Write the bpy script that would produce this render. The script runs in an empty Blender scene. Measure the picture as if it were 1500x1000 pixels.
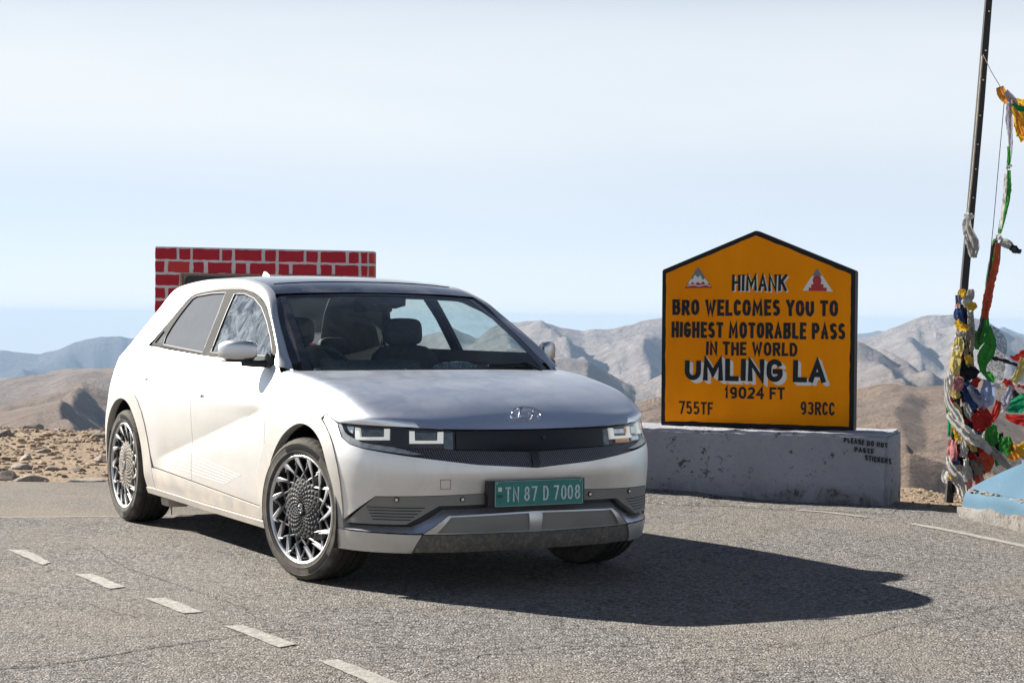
import bpy, bmesh, math, random
import numpy as np
from mathutils import Vector, Matrix
from mathutils.geometry import delaunay_2d_cdt
R=math.radians
random.seed(7); rng=np.random.default_rng(11)
scene=bpy.context.scene
# ---------------------------------------------------------------- camera
CF,CH,CP,CR=2690.73,1.35198,0.0117499,0.00983560     # focal in px of the 1500 px frame, height, pitch, roll
cam=bpy.data.cameras.new('camera'); camo=bpy.data.objects.new('camera',cam); scene.collection.objects.link(camo)
cam.sensor_width=36; cam.lens=CF/1500*36; cam.clip_start=.1; cam.clip_end=60000
camo.location=(0,0,CH)
camo.rotation_euler=(Matrix.Rotation(math.pi/2-CP,3,'X')@Matrix.Rotation(CR,3,'Z')).to_euler()
scene.camera=camo
# ---------------------------------------------------------------- light
SUN_EL=R(28.8); SUN_AZ=R(-58.0)        # azimuth from +Y towards +X
world=bpy.data.worlds.new('World'); scene.world=world; world.use_nodes=True
wn=world.node_tree.nodes; wl=world.node_tree.links; wn.clear()
sky=wn.new('ShaderNodeTexSky'); sky.sky_type='NISHITA'; sky.sun_disc=False
sky.sun_elevation=SUN_EL; sky.sun_rotation=SUN_AZ; sky.altitude=5800; sky.air_density=.75; sky.dust_density=.1; sky.ozone_density=2.0
tcw=wn.new('ShaderNodeTexCoord'); mpw=wn.new('ShaderNodeMapping'); mpw.inputs['Scale'].default_value=(1.3,1.3,7)
nzw=wn.new('ShaderNodeTexNoise'); nzw.inputs['Scale'].default_value=1.4; nzw.inputs['Detail'].default_value=5; nzw.inputs['Roughness'].default_value=.5; nzw.inputs['Distortion'].default_value=.6
rpw=wn.new('ShaderNodeMapRange'); rpw.inputs['From Min'].default_value=.3; rpw.inputs['From Max'].default_value=.7; rpw.inputs['To Min'].default_value=.88; rpw.inputs['To Max'].default_value=1.08
veil=wn.new('ShaderNodeMix'); veil.data_type='RGBA'; veil.inputs['B'].default_value=(6.9,7.35,7.6,1)     # a thin high veil of cirrus over the whole sky
bg=wn.new('ShaderNodeBackground'); bg.inputs['Strength'].default_value=.05
wo=wn.new('ShaderNodeOutputWorld')
wl.new(tcw.outputs['Generated'],mpw.inputs['Vector']); wl.new(mpw.outputs[0],nzw.inputs['Vector']); wl.new(nzw.outputs['Fac'],rpw.inputs['Value'])
sw=wn.new('ShaderNodeSeparateXYZ');wl.new(tcw.outputs['Generated'],sw.inputs[0])
el=wn.new('ShaderNodeFloatCurve');cv=el.mapping.curves[0]       # the veil is thickest some way above the horizon and thins out overhead
for i,(x_,y_) in enumerate(((0,.92),(.03,.80),(.062,.70),(.12,.90),(.175,.70),(.26,.45),(.45,.16),(.7,.06),(1,.04))):
    if i<2: cv.points[i].location=(x_,y_)
    else: cv.points.new(x_,y_)
el.mapping.update();wl.new(sw.outputs['Z'],el.inputs['Value'])
vm=wn.new('ShaderNodeMath');vm.operation='MULTIPLY';wl.new(el.outputs[0],vm.inputs[0]);wl.new(rpw.outputs[0],vm.inputs[1])
wl.new(vm.outputs[0],veil.inputs['Factor']); wl.new(sky.outputs[0],veil.inputs['A']); wl.new(veil.outputs['Result'],bg.inputs['Color']); wl.new(bg.outputs[0],wo.inputs[0])
sun=bpy.data.lights.new('sun','SUN'); sun.energy=5.0; sun.angle=R(.53); sun.color=(1,.95,.87)
suno=bpy.data.objects.new('sun',sun); scene.collection.objects.link(suno)
sd=Vector((math.sin(SUN_AZ)*math.cos(SUN_EL),math.cos(SUN_AZ)*math.cos(SUN_EL),math.sin(SUN_EL)))
suno.rotation_euler=sd.to_track_quat('Z','Y').to_euler(); suno.location=(-20,20,20)
scene.view_settings.view_transform='Standard'; scene.view_settings.look='None'; scene.view_settings.gamma=1; scene.view_settings.use_curve_mapping=False
scene.view_settings.exposure=1.4
scene.cycles.volume_bounces=0; scene.cycles.max_bounces=8; scene.cycles.transparent_max_bounces=12
# ---------------------------------------------------------------- helpers
COL=scene.collection
def ray(px,py):
    x=px-750;y=py-500;c,s=math.cos(CR),math.sin(CR)
    X=(x*c+y*s)/CF;Y=(-x*s+y*c)/CF;cp,sp=math.cos(CP),math.sin(CP);up=-Y
    return Vector((X,cp+up*sp,-sp+up*cp))
def at(px,py,D): d=ray(px,py);return Vector((0,0,CH))+d*(D/d.y)
def link(o,parent=None):
    COL.objects.link(o)
    if parent is not None:o.parent=parent
    return o
def tag(o,label=None,cat=None,group=None,kind=None):
    if label:o['label']=label
    if cat:o['category']=cat
    if group:o['group']=group
    if kind:o['kind']=kind
    return o
def empty(name,loc=(0,0,0),rz=0,parent=None):
    o=bpy.data.objects.new(name,None);o.empty_display_size=.2;o.location=loc;o.rotation_euler=(0,0,rz);return link(o,parent)
def mesh_obj(name,verts,faces,m,parent=None,smooth=False,sharp=None):
    me=bpy.data.meshes.new(name);me.from_pydata([tuple(map(float,v)) for v in verts],[],[tuple(map(int,f)) for f in faces]);me.update()
    for mm in (m if isinstance(m,(list,tuple)) else [m]): me.materials.append(mm)
    if smooth: me.shade_smooth()
    if sharp: me.set_sharp_from_angle(angle=R(sharp))
    return link(bpy.data.objects.new(name,me),parent)
def bm_obj(name,bm,m,parent=None,smooth=False,sharp=None):
    me=bpy.data.meshes.new(name);bm.normal_update();bm.to_mesh(me);bm.free()
    for mm in (m if isinstance(m,(list,tuple)) else [m]): me.materials.append(mm)
    if smooth: me.shade_smooth()
    if sharp: me.set_sharp_from_angle(angle=R(sharp))
    return link(bpy.data.objects.new(name,me),parent)
def grid_faces(nr,nc,off=0,wrap=False):
    f=[]
    for i in range(nr-1):
        for j in range(nc if wrap else nc-1):
            k=(j+1)%nc;f.append((off+i*nc+j,off+i*nc+k,off+(i+1)*nc+k,off+(i+1)*nc+j))
    return f
def add_box(bm,c,s,rot=None,bev=0):
    r=bmesh.ops.create_cube(bm,size=1,matrix=Matrix.Translation(Vector(c))@(rot.to_4x4() if rot else Matrix.Identity(4))@Matrix.Diagonal((*s,1)))
    if bev:
        es=list({e for v in r['verts'] for e in v.link_edges});bmesh.ops.bevel(bm,geom=es,offset=bev,segments=2,affect='EDGES',profile=.6)
def box(name,c,s,m,parent=None,rot=None,bev=0):
    bm=bmesh.new();add_box(bm,c,s,rot,bev);return bm_obj(name,bm,m,parent,smooth=bev>0,sharp=35 if bev>0 else None)
def add_tube(bm,pts,r,n=8,cap=True,flat=1.0):
    pts=[Vector(p) for p in pts];rs=r if isinstance(r,(list,tuple)) else [r]*len(pts);rings=[]
    prev=None
    for i,p in enumerate(pts):
        t=(pts[min(i+1,len(pts)-1)]-pts[max(i-1,0)]).normalized()
        if prev is None: a=t.cross(Vector((0,0,1)));a=a if a.length>.1 else t.cross(Vector((1,0,0)))
        else: a=prev-t*prev.dot(t)
        a.normalize();prev=a;b=t.cross(a)
        rings.append([bm.verts.new(p+(a*math.cos(k*2*math.pi/n)+b*math.sin(k*2*math.pi/n)*flat)*rs[i]) for k in range(n)])
    for i in range(len(rings)-1):
        for k in range(n): bm.faces.new((rings[i][k],rings[i][(k+1)%n],rings[i+1][(k+1)%n],rings[i+1][k]))
    if cap: bm.faces.new(rings[0][::-1]);bm.faces.new(rings[-1])
def tube(name,pts,r,m,parent=None,n=8,flat=1.0):
    bm=bmesh.new();add_tube(bm,pts,r,n,flat=flat);return bm_obj(name,bm,m,parent,smooth=True,sharp=50)
def lathe(name,prof,m,parent=None,n=64,sharp=30,axis='Y'):
    # prof: (radius, offset along axis)
    v=[];
    for r,h in prof:
        for k in range(n):
            a=2*math.pi*k/n;v.append((r*math.cos(a),h,r*math.sin(a)))
    return mesh_obj(name,v,[f[::-1] for f in grid_faces(len(prof),n,wrap=True)],m,parent,smooth=True,sharp=sharp)
def noise2(x,y,seed=0):
    xi=np.floor(x).astype(np.int64);yi=np.floor(y).astype(np.int64);fx=x-xi;fy=y-yi
    def h(a,b):
        n=(a*374761393+b*668265263+seed*1442695041)&0xffffffff;n=((n^(n>>13))*1274126177)&0xffffffff;n=n^(n>>16)
        t=(n&0xffff)/65536*2*np.pi;return np.cos(t),np.sin(t)
    u=fx*fx*fx*(fx*(fx*6-15)+10);w=fy*fy*fy*(fy*(fy*6-15)+10)
    def g(a,b,dx,dy): c,s=h(a,b);return c*dx+s*dy
    n00=g(xi,yi,fx,fy);n10=g(xi+1,yi,fx-1,fy);n01=g(xi,yi+1,fx,fy-1);n11=g(xi+1,yi+1,fx-1,fy-1)
    return (n00*(1-u)+n10*u)*(1-w)+(n01*(1-u)+n11*u)*w
def fbm(x,y,oct=5,seed=0,gain=.5,ridged=False):
    t=0;a=1
    for o in range(oct):
        n=noise2(x*2**o+o*17.3,y*2**o-o*9.1,seed+o)
        t=t+a*((1-2*np.abs(n)*1.4) if ridged else n);a*=gain
    return t
def text_obj(name,s,w,h,m,parent,origin,ex,ey,bold=.0,ext=.003,z=0.0):
    """lettering fitted to a box w x h: lower left corner at origin, spanned by unit vectors ex, ey"""
    cu=bpy.data.curves.new(name,'FONT');cu.body=s;cu.size=1;cu.offset=bold;cu.extrude=0;cu.resolution_u=3
    to=bpy.data.objects.new('tmp',cu);COL.objects.link(to);dg=bpy.context.evaluated_depsgraph_get()
    me=bpy.data.meshes.new_from_object(to.evaluated_get(dg));bpy.data.objects.remove(to)
    co=np.array([v.co[:] for v in me.vertices]);mn=co.min(0);mx=co.max(0)
    ex=Vector(ex);ey=Vector(ey);ez=ex.cross(ey).normalized();origin=Vector(origin)
    bm=bmesh.new();bm.from_mesh(me);bpy.data.meshes.remove(me)
    for v in bm.verts:
        a=(v.co.x-mn[0])/(mx[0]-mn[0])*w;b=(v.co.y-mn[1])/(mx[1]-mn[1])*h
        v.co=origin+ex*a+ey*b+ez*z
    r=bmesh.ops.extrude_face_region(bm,geom=list(bm.faces))
    for v in [g for g in r['geom'] if isinstance(g,bmesh.types.BMVert)]: v.co+=ez*ext
    bmesh.ops.recalc_face_normals(bm,faces=list(bm.faces))
    return bm_obj(name,bm,m,parent)
# ---- brush lettering: every character is a set of strokes of even width
def _arc(cx,cy,rx,ry,a0,a1,n=10): return [(cx+rx*math.cos(R(a0+(a1-a0)*k/n)),cy+ry*math.sin(R(a0+(a1-a0)*k/n))) for k in range(n+1)]
GL={'A':[[(0,0),(.5,1),(1,0)],[(.2,.32),(.8,.32)]],
'B':[[(0,0),(0,1)],[(0,1),(.6,1)]+_arc(.6,.76,.32,.24,90,-90)+[(0,.52)],[(0,.52),(.62,.52)]+_arc(.62,.26,.38,.26,90,-90)+[(0,0)]],
'C':[_arc(.52,.66,.48,.34,15,180)[0:]+_arc(.52,.34,.48,.34,180,345)],
'D':[[(0,0),(0,1)],[(0,1),(.45,1)]+_arc(.45,.5,.55,.5,90,-90,14)+[(0,0)]],
'E':[[(1,1),(0,1),(0,0),(1,0)],[(0,.52),(.82,.52)]],'F':[[(1,1),(0,1),(0,0)],[(0,.52),(.82,.52)]],
'G':[_arc(.52,.66,.48,.34,15,180)+_arc(.52,.34,.48,.34,180,350)+[(1,.45)],[(.55,.45),(1,.45)]],
'H':[[(0,0),(0,1)],[(1,0),(1,1)],[(0,.52),(1,.52)]],'I':[[(.5,0),(.5,1)]],'K':[[(0,0),(0,1)],[(1,1),(.05,.45)],[(.3,.58),(1,0)]],
'L':[[(0,1),(0,0),(1,0)]],'M':[[(0,0),(0.04,1),(.5,.28),(.96,1),(1,0)]],'N':[[(0,0),(0,1),(1,0),(1,1)]],
'O':[_arc(.5,.64,.5,.36,0,180)+_arc(.5,.36,.5,.36,180,360)+[(1,.64)]],'P':[[(0,0),(0,1)],[(0,1),(.6,1)]+_arc(.6,.73,.40,.27,90,-90)+[(0,.46)]],
'R':[[(0,0),(0,1)],[(0,1),(.6,1)]+_arc(.6,.75,.38,.25,90,-90)+[(0,.50)],[(.5,.50),(1,0)]],
'S':[_arc(.5,.76,.46,.24,20,180)+_arc(.5,.76,.46,.25,180,240,3)+_arc(.5,.26,.46,.25,60,0,3)+_arc(.5,.24,.48,.24,0,-160)],
'T':[[(0,1),(1,1)],[(.5,1),(.5,0)]],'U':[[(0,1),(0,.36)]+_arc(.5,.36,.5,.36,180,360)+[(1,1)]],'W':[[(0,1),(.25,0),(.5,.75),(.75,0),(1,1)]],
'Y':[[(0,1),(.5,.48),(1,1)],[(.5,.48),(.5,0)]],'0':[_arc(.5,.64,.5,.36,0,180)+_arc(.5,.36,.5,.36,180,360)+[(1,.64)]],'1':[[(.15,.80),(.55,1),(.55,0)]],
'2':[_arc(.5,.72,.46,.28,165,0)+[(.9,.58),(0,0),(1,0)]],'3':[_arc(.45,.76,.45,.24,160,-90),_arc(.45,.27,.5,.27,90,-160)],'4':[[(.75,0),(.75,1),(0,.32),(1,.32)]],
'5':[[(.95,1),(.1,1),(.05,.55)]+_arc(.45,.30,.5,.30,110,-150)],'7':[[(0,1),(1,1),(.35,0)]],'9':[_arc(.5,.70,.45,.30,0,360,16),[(.95,.70),(.90,.3)]+_arc(.5,.22,.42,.22,0,-140,6)],
'8':[_arc(.5,.76,.42,.24,0,360,16),_arc(.5,.26,.5,.26,0,360,16)]}
def brush(name,ch,x0,z0,w,h,th,m,parent,P,d,e,jit=.0,rnd=None):
    """P(x,z,d) -> point; stroke width th; top face at depth d+e"""
    bm=bmesh.new();k=0
    for st in GL[ch]:
        p=[Vector((x0+th/2+max(.0001,w-th)*a,z0+th/2+(h-th)*b)) for a,b in st]
        if rnd: p=[q+Vector((rnd.uniform(-jit,jit),rnd.uniform(-jit,jit))) for q in p]
        q=[p[0]]
        for v in p[1:]:
            if (v-q[-1]).length>1e-5:q.append(v)
        p=q;n=len(p)
        if n<2: continue
        if len(st)<=5:
            p[0]=p[0]-(p[1]-p[0]).normalized()*th*.48;p[-1]=p[-1]+(p[-1]-p[-2]).normalized()*th*.48
        L=[];Rr=[]
        for i in range(n):
            a=(p[i]-p[i-1]).normalized() if i else (p[1]-p[0]).normalized();b=(p[i+1]-p[i]).normalized() if i<n-1 else a
            t=a+b;t=t.normalized() if t.length>.2 else a;nn=Vector((-t.y,t.x));c=max(.42,nn.dot(Vector((-a.y,a.x))));L.append(p[i]+nn*th/2/c);Rr.append(p[i]-nn*th/2/c)
        dd=d+k*.00022;k+=1
        T_=[bm.verts.new(P(v.x,v.y,dd+e)) for v in L];U_=[bm.verts.new(P(v.x,v.y,dd+e)) for v in Rr];T0=[bm.verts.new(P(v.x,v.y,dd)) for v in L];U0=[bm.verts.new(P(v.x,v.y,dd)) for v in Rr]
        for i in range(n-1):
            for A,B in ((T_,U_),(T0,T_),(U_,U0)): bm.faces.new((A[i],A[i+1],B[i+1],B[i]))
        bm.faces.new((T_[0],U_[0],U0[0],T0[0]));bm.faces.new((T_[-1],T0[-1],U0[-1],U_[-1]))
    return bm_obj(name,bm,m,parent)
CW={'I':.40,' ':.46,'M':1.25,'W':1.30,'1':.55,'N':1.0,'L':.85,'E':.85,'F':.85,'S':.92,'C':.92,'Y':1.0,'T':.95}
def brush_row(s,x0,x1,z0,z1,th,m,parent,P,d,e,jit=.003,gap=.14,name='letter',slope=0):
    tot=sum(CW.get(c,1.0) for c in s);k=(x1-x0)/tot;x=x0;g=random.Random(len(s)*7)
    for c in s:
        w=CW.get(c,1.0)*k
        if c!=' ':
            a,b=g.uniform(-jit,jit),g.uniform(-jit,jit);zs=slope*(x-x0)
            brush(name,c,x+w*gap/2,z0+a+zs,max(w*(1-gap),th),z1-z0+b-a,th,m,parent,P,d,e,jit*.6,g)
        x+=w
# ---------------------------------------------------------------- materials
class NT:
    def __init__(s,name):
        s.m=bpy.data.materials.new(name);s.m.use_nodes=True;s.n=s.m.node_tree.nodes;s.l=s.m.node_tree.links
        s.n.clear();s.out=s.n.new('ShaderNodeOutputMaterial')
    def node(s,t,ins={},**kw):
        o=s.n.new(t)
        for k,v in kw.items(): setattr(o,k,v)
        for k,v in ins.items(): s.set(o.inputs[k],v)
        return o
    def set(s,i,v):
        if isinstance(v,bpy.types.NodeSocket): s.l.new(v,i)
        elif isinstance(v,bpy.types.Node): s.l.new(v.outputs[0],i)
        else:
            if isinstance(v,(tuple,list)) and len(v)==3 and i.type=='RGBA': v=(*v,1)
            i.default_value=v
    def co(s,scale=(1,1,1),kind='Object'):
        t=s.node('ShaderNodeTexCoord');return s.node('ShaderNodeMapping',{'Vector':t.outputs[kind],'Scale':scale}).outputs[0]
    def noise(s,scale,detail=4,rough=.55,vec=None,dist=0):
        return s.node('ShaderNodeTexNoise',{'Scale':scale,'Detail':detail,'Roughness':rough,'Distortion':dist,**({'Vector':vec} if vec is not None else {'Vector':s.co()})}).outputs['Fac']
    def ramp(s,f,a,b,lo=0,hi=1):
        return s.node('ShaderNodeMapRange',{'Value':f,'From Min':a,'From Max':b,'To Min':lo,'To Max':hi},clamp=True).outputs[0]
    def mix(s,f,a,b): 
        o=s.node('ShaderNodeMix',data_type='RGBA');s.set(o.inputs['Factor'],f);s.set(o.inputs['A'],a);s.set(o.inputs['B'],b);return o.outputs['Result']
    def math(s,op,a,b=0):
        o=s.node('ShaderNodeMath',operation=op);s.set(o.inputs[0],a);s.set(o.inputs[1],b);return o.outputs[0]
    def bump(s,h,st=.3,d=.01,nrm=None):
        o=s.node('ShaderNodeBump',{'Height':h,'Strength':st,'Distance':d})
        if nrm is not None:s.set(o.inputs['Normal'],nrm)
        return o.outputs[0]
    def bsdf(s,**k):
        o=s.node('ShaderNodeBsdfPrincipled')
        for a,v in k.items(): s.set(o.inputs[a.replace('_',' ')],v)
        return o
    def done(s,sh): s.l.new(sh.outputs[0] if isinstance(sh,bpy.types.Node) else sh,s.out.inputs['Surface']);return s.m
def simple(name,col,rough=.6,metal=0,coat=0,var=.12,scale=20,bump=0,bs=60,spec=.5):
    t=NT(name);n=t.noise(scale);c2=tuple(c*(1-var) for c in col);c1=tuple(min(1,c*(1+var)) for c in col)
    k=dict(Base_Color=t.mix(t.ramp(n,.3,.7),c2,c1),Roughness=rough,Metallic=metal,Coat_Weight=coat)
    k['Specular_IOR_Level']=spec
    if bump:k['Normal']=t.bump(t.noise(bs),bump,.004)
    return t.done(t.bsdf(**k))
def dusty(name,col,rough,metal,coat,dust=(.50,.44,.37),low=.0,high=.55,base=.12,amt=.75,bump=0,streak=6,dr=.85,spec=.5,rv=.15):
    """a painted or moulded surface under road dust: more of it low down and where it was smeared"""
    t=NT(name);sep=t.node('ShaderNodeSeparateXYZ',{'Vector':t.co()})
    g=t.ramp(sep.outputs['Z'],low,high,1,0);n=t.noise(streak,6,.62,dist=.8);n2=t.noise(90,3,.6)
    f=t.math('MULTIPLY',g,t.ramp(n,.25,.75,.35,1.1));f=t.math('ADD',f,t.ramp(n,.45,.75,0,base));f=t.math('ADD',f,t.ramp(n2,.60,.75,0,.12*(1+base)));f=t.math('MINIMUM',t.math('MULTIPLY',f,amt),.95)
    a=t.bsdf(Base_Color=col,Roughness=t.ramp(n,.3,.7,rough,min(1,rough+rv)),Metallic=metal,Coat_Weight=coat,Coat_Roughness=.12,Specular_IOR_Level=spec,**({'Normal':t.bump(t.noise(220,2),bump,.002)} if bump else {}))
    b=t.bsdf(Base_Color=t.mix(n,tuple(c*.85 for c in dust),dust),Roughness=dr,Specular_IOR_Level=min(spec,.3))
    o=t.node('ShaderNodeMixShader',{0:f});t.l.new(a.outputs[0],o.inputs[1]);t.l.new(b.outputs[0],o.inputs[2]);return t.done(o)
M={}
M['paint']=dusty('silver_paint',(.80,.785,.755),.41,.93,.12,rv=.03,base=.16,amt=.75,low=.05,high=.75,dust=(.46,.405,.345))
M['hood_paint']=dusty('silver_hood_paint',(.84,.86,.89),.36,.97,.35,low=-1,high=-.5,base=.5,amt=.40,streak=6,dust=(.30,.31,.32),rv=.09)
M['cap']=dusty('mirror_cap_shaded_paint',(.62,.62,.62),.36,.95,.2,base=.1,amt=.5,rv=.03)  # body paint darkened: the mirrors' shade is put into the colour
M['clad']=dusty('grey_cladding',(.21,.205,.19),.5,.3,0,base=.3,amt=.6,high=.75,dust=(.34,.31,.26))
M['archclad']=dusty('arch_cladding',(.42,.41,.385),.5,.35,0,base=.5,amt=.9,high=.8)
M['sill']=dusty('dusty_sill',(.55,.54,.52),.45,.6,0,base=.6,amt=1.0,high=.9,dust=(.56,.49,.41))
M['skid']=dusty('satin_silver_trim',(.66,.66,.65),.34,.9,0,base=.25,amt=.45,high=.6,dust=(.36,.33,.28))
M['dark_lip']=dusty('dark_lower_lip',(.05,.05,.05),.6,0,0,base=.5,amt=.7,high=.7,dust=(.30,.26,.21),streak=38)
M['black']=simple('black_trim',(.012,.012,.013),.5,var=.2)
M['gloss']=dusty('gloss_black',(.010,.011,.013),.08,0,.6,low=-1,high=-.5,base=.10,amt=.6)
M['roofglass']=dusty('roof_glass',(.012,.014,.018),.10,0,.8,low=-1,high=-.5,base=.35,amt=.8,dust=(.40,.41,.43),streak=3)
M['frame']=dusty('window_frame_dusty',(.025,.025,.026),.7,0,0,low=-1,high=-.5,base=.8,amt=.85,dust=(.13,.127,.12),spec=.12)
M['lens_black']=simple('lens_panel',(.010,.008,.007),.04,0,0,var=.3,scale=3,spec=.35)
M['reflector']=simple('lamp_reflector',(.10,.11,.115),.22,.8,0,var=.5,scale=25)
t_=NT('light_guide');M['drl']=t_.done(t_.bsdf(Base_Color=(.80,.80,.76),Roughness=.35,Emission_Color=(1,.97,.88),Emission_Strength=.13))      # daytime running lights are on
M['amber']=simple('amber_reflector',(.85,.32,.04),.3,0,.5,var=.1)
M['white_plastic']=simple('pale_reflector',(.75,.76,.76),.2,.4,.5,var=.2,scale=30)
M['interior']=simple('interior_dark',(.025,.026,.028),.7,var=.3,scale=8)
M['seat']=simple('seat_cloth',(.05,.05,.052),.75,var=.25,scale=30)
M['headlining']=simple('headlining',(.18,.18,.18),.9,var=.1)
M['silver']=simple('satin_metal',(.6,.6,.6),.3,.9)
M['chrome']=simple('chrome',(.72,.74,.78),.12,1.0,var=.05)
M['disc']=simple('brake_disc',(.25,.24,.23),.35,.9)
M['rim_bright']=simple('rim_machined',(.60,.60,.60),.38,.8,.1,var=.1,scale=30)
M['lattice_dust']=dusty('lattice_dusty',(.10,.10,.10),.5,.2,0,low=-1,high=-.5,base=.9,amt=.8,dust=(.34,.31,.26),streak=14)
M['rim_dust']=dusty('rim_dusty',(.55,.55,.54),.4,.6,.1,low=-1,high=-.5,base=.9,amt=.8,dust=(.42,.38,.33),streak=14)
M['rim_dark']=dusty('rim_grey',(.032,.033,.035),.6,0,0,low=-1,high=-.5,base=.3,amt=.5,dust=(.11,.10,.095),spec=.3,streak=14)
M['rim_dark_dust']=dusty('rim_grey_under_dust',(.20,.18,.155),.7,0,0,low=3,high=4,base=.4,amt=.72,dust=(.36,.32,.27),streak=20)
M['badge']=simple('badge_chrome',(.40,.43,.50),.22,1.0,var=.1)
M['lattice']=simple('rim_lattice_grey',(.15,.15,.155),.5,.2,var=.2,scale=40)
def tyre_mat():
    t=NT('tyre_rubber');sep=t.node('ShaderNodeSeparateXYZ',{'Vector':t.co()})
    n=t.noise(16,5,.6);n2=t.noise(120,3,.6)
    ab=t.math('ABSOLUTE',sep.outputs['Y'])
    side=t.ramp(ab,.095,.115,0,1)
    f=t.math('MULTIPLY',t.ramp(n,.3,.7,.25,.75),t.math('ADD',t.math('MULTIPLY',side,.55),.25))
    c=t.mix(f,(.018,.018,.018),(.20,.18,.155));c=t.mix(t.ramp(n2,.62,.75,0,.3),c,(.35,.32,.28))
    return t.done(t.bsdf(Base_Color=c,Roughness=.9,Specular_IOR_Level=.15,Normal=t.bump(n2,.25,.002)))
M['tyre']=tyre_mat()
M['tyre_band']=simple('clean_black_rubber',(.012,.012,.013),.7,var=.2,scale=60,spec=.08)
M['ledge']=simple('satin_ledge_sky_tint',(.66,.68,.73),.34,.9,var=.08)  # bluer than the skid trim; the sky's reflection is put into its colour
def glass_mat(name,dust=.0,dcol=(.55,.57,.6),tint=(.78,.84,.82),n_scale=5,lo=.4,hi=.7,fix=0.0,ior=1.45):
    t=NT(name);tr=t.node('ShaderNodeBsdfTransparent',{'Color':tint});gl=t.node('ShaderNodeBsdfGlossy',{'Color':(.9,.93,.95),'Roughness':.03})
    lw=t.node('ShaderNodeLayerWeight',{'Blend':.5});f=t.math('ADD',t.math('MULTIPLY',t.math('POWER',lw.outputs['Facing'],4.0),.8 if ior>1.3 else .4),.03)
    m1=t.node('ShaderNodeMixShader',{0:f});t.l.new(tr.outputs[0],m1.inputs[1]);t.l.new(gl.outputs[0],m1.inputs[2])
    if dust<=0:return t.done(m1)
    df=t.node('ShaderNodeBsdfDiffuse',{'Color':dcol});n=t.noise(n_scale,7,.65,dist=1.6)
    g=t.math('ADD',t.ramp(n,lo,hi,0,dust),fix);n2=t.noise(60,3,.6);g=t.math('MINIMUM',t.math('ADD',g,t.ramp(n2,.6,.8,0,dust*.5)),.95)
    m2=t.node('ShaderNodeMixShader',{0:g});t.l.new(m1.outputs[0],m2.inputs[1]);t.l.new(df.outputs[0],m2.inputs[2]);return t.done(m2)
M['windshield']=glass_mat('windscreen_glass',.14,(.17,.19,.19),(.78,.87,.85),4,.42,.72,.035)  # thin dust, its even veil also paints in hazy reflections
M['side_dusty']=glass_mat('rear_door_glass_dusty',.12,(.155,.165,.18),(.3,.32,.34),7,.3,.8,.80)
M['side_smear']=glass_mat('front_door_glass_smeared',.65,(.22,.25,.28),(.3,.36,.40),9,.40,.62,.10)
M['side_far']=glass_mat('far_door_glass',.05,(.3,.33,.33),(.93,.97,.95),4,.45,.75,.0,ior=1.2)

# ---------------------------------------------------------------- car surfaces (car frame: x forward, y left, origin between front wheels)
def nat_spline(t,p):
    t=np.asarray(t,float);p=np.asarray(p,float)
    if p.ndim==1:p=p[:,None]
    n=len(t);h=np.diff(t);A=np.zeros((n,n));B=np.zeros((n,p.shape[1]))
    A[0,0]=A[-1,-1]=1
    for i in range(1,n-1):
        A[i,i-1]=h[i-1];A[i,i]=2*(h[i-1]+h[i]);A[i,i+1]=h[i]
        B[i]=6*((p[i+1]-p[i])/h[i]-(p[i]-p[i-1])/h[i-1])
    M=np.linalg.solve(A,B)
    def f(x):
        x=np.clip(np.asarray(x,float),t[0],t[-1]);i=np.clip(np.searchsorted(t,x)-1,0,n-2)
        a=(t[i+1]-x)[...,None];b=(x-t[i])[...,None];hh=h[i][...,None]
        return M[i]*a**3/(6*hh)+M[i+1]*b**3/(6*hh)+(p[i]/hh-M[i]*hh/6)*a+(p[i+1]/hh-M[i+1]*hh/6)*b
    return f
def pchip(t,p):
    t=np.asarray(t,float);p=np.asarray(p,float);h=np.diff(t)
    s=(np.diff(p,axis=0).T/h).T;m=np.zeros_like(p);m[0]=s[0];m[-1]=s[-1]
    a=s[:-1];b=s[1:];den=np.where(a*b>0,a+b,1)
    m[1:-1]=np.where(a*b>0,2*a*b/den,0)
    def f(x):
        x=np.clip(np.asarray(x,float),t[0],t[-1]);i=np.clip(np.searchsorted(t,x)-1,0,len(t)-2)
        hh=h[i];u=(x-t[i])/hh
        return (2*u**3-3*u**2+1)*p[i]+(u**3-2*u**2+u)*hh*m[i]+(-2*u**3+3*u**2)*p[i+1]+(u**3-u**2)*hh*m[i+1]
    return f
def sstep(a,b,x):
    u=np.clip((x-a)/(b-a),0,1);return u*u*(3-2*u)
_C=np.array([(.862,0),(.858,.15),(.852,.30),(.834,.45),(.803,.56),(.758,.66),(.705,.735),(.64,.80),(.56,.852),(.46,.892),(.34,.917),(.18,.930),(0,.936),(-.25,.938),(-.5,.937),(-1,.936),(-1.5,.935),(-2,.936),(-2.5,.941),(-2.8,.944),(-3.05,.942),(-3.3,.930),(-3.5,.900),(-3.64,.840),(-3.73,.74),(-3.77,.60),(-3.79,.4),(-3.80,.2),(-3.80,0)])
_cs=np.r_[0,np.cumsum(np.hypot(*np.diff(_C,axis=0).T))]
_cf=nat_spline(_cs,_C)
_uu=np.linspace(0,_cs[-1],3000);_cp=_cf(_uu);UEND=_cs[-1]
def u_of_y(y): return np.interp(y,_cp[:900,1],_uu[:900])
def u_of_x(x): return np.interp(-np.asarray(x,float),-_cp[:,0],_uu)
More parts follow.
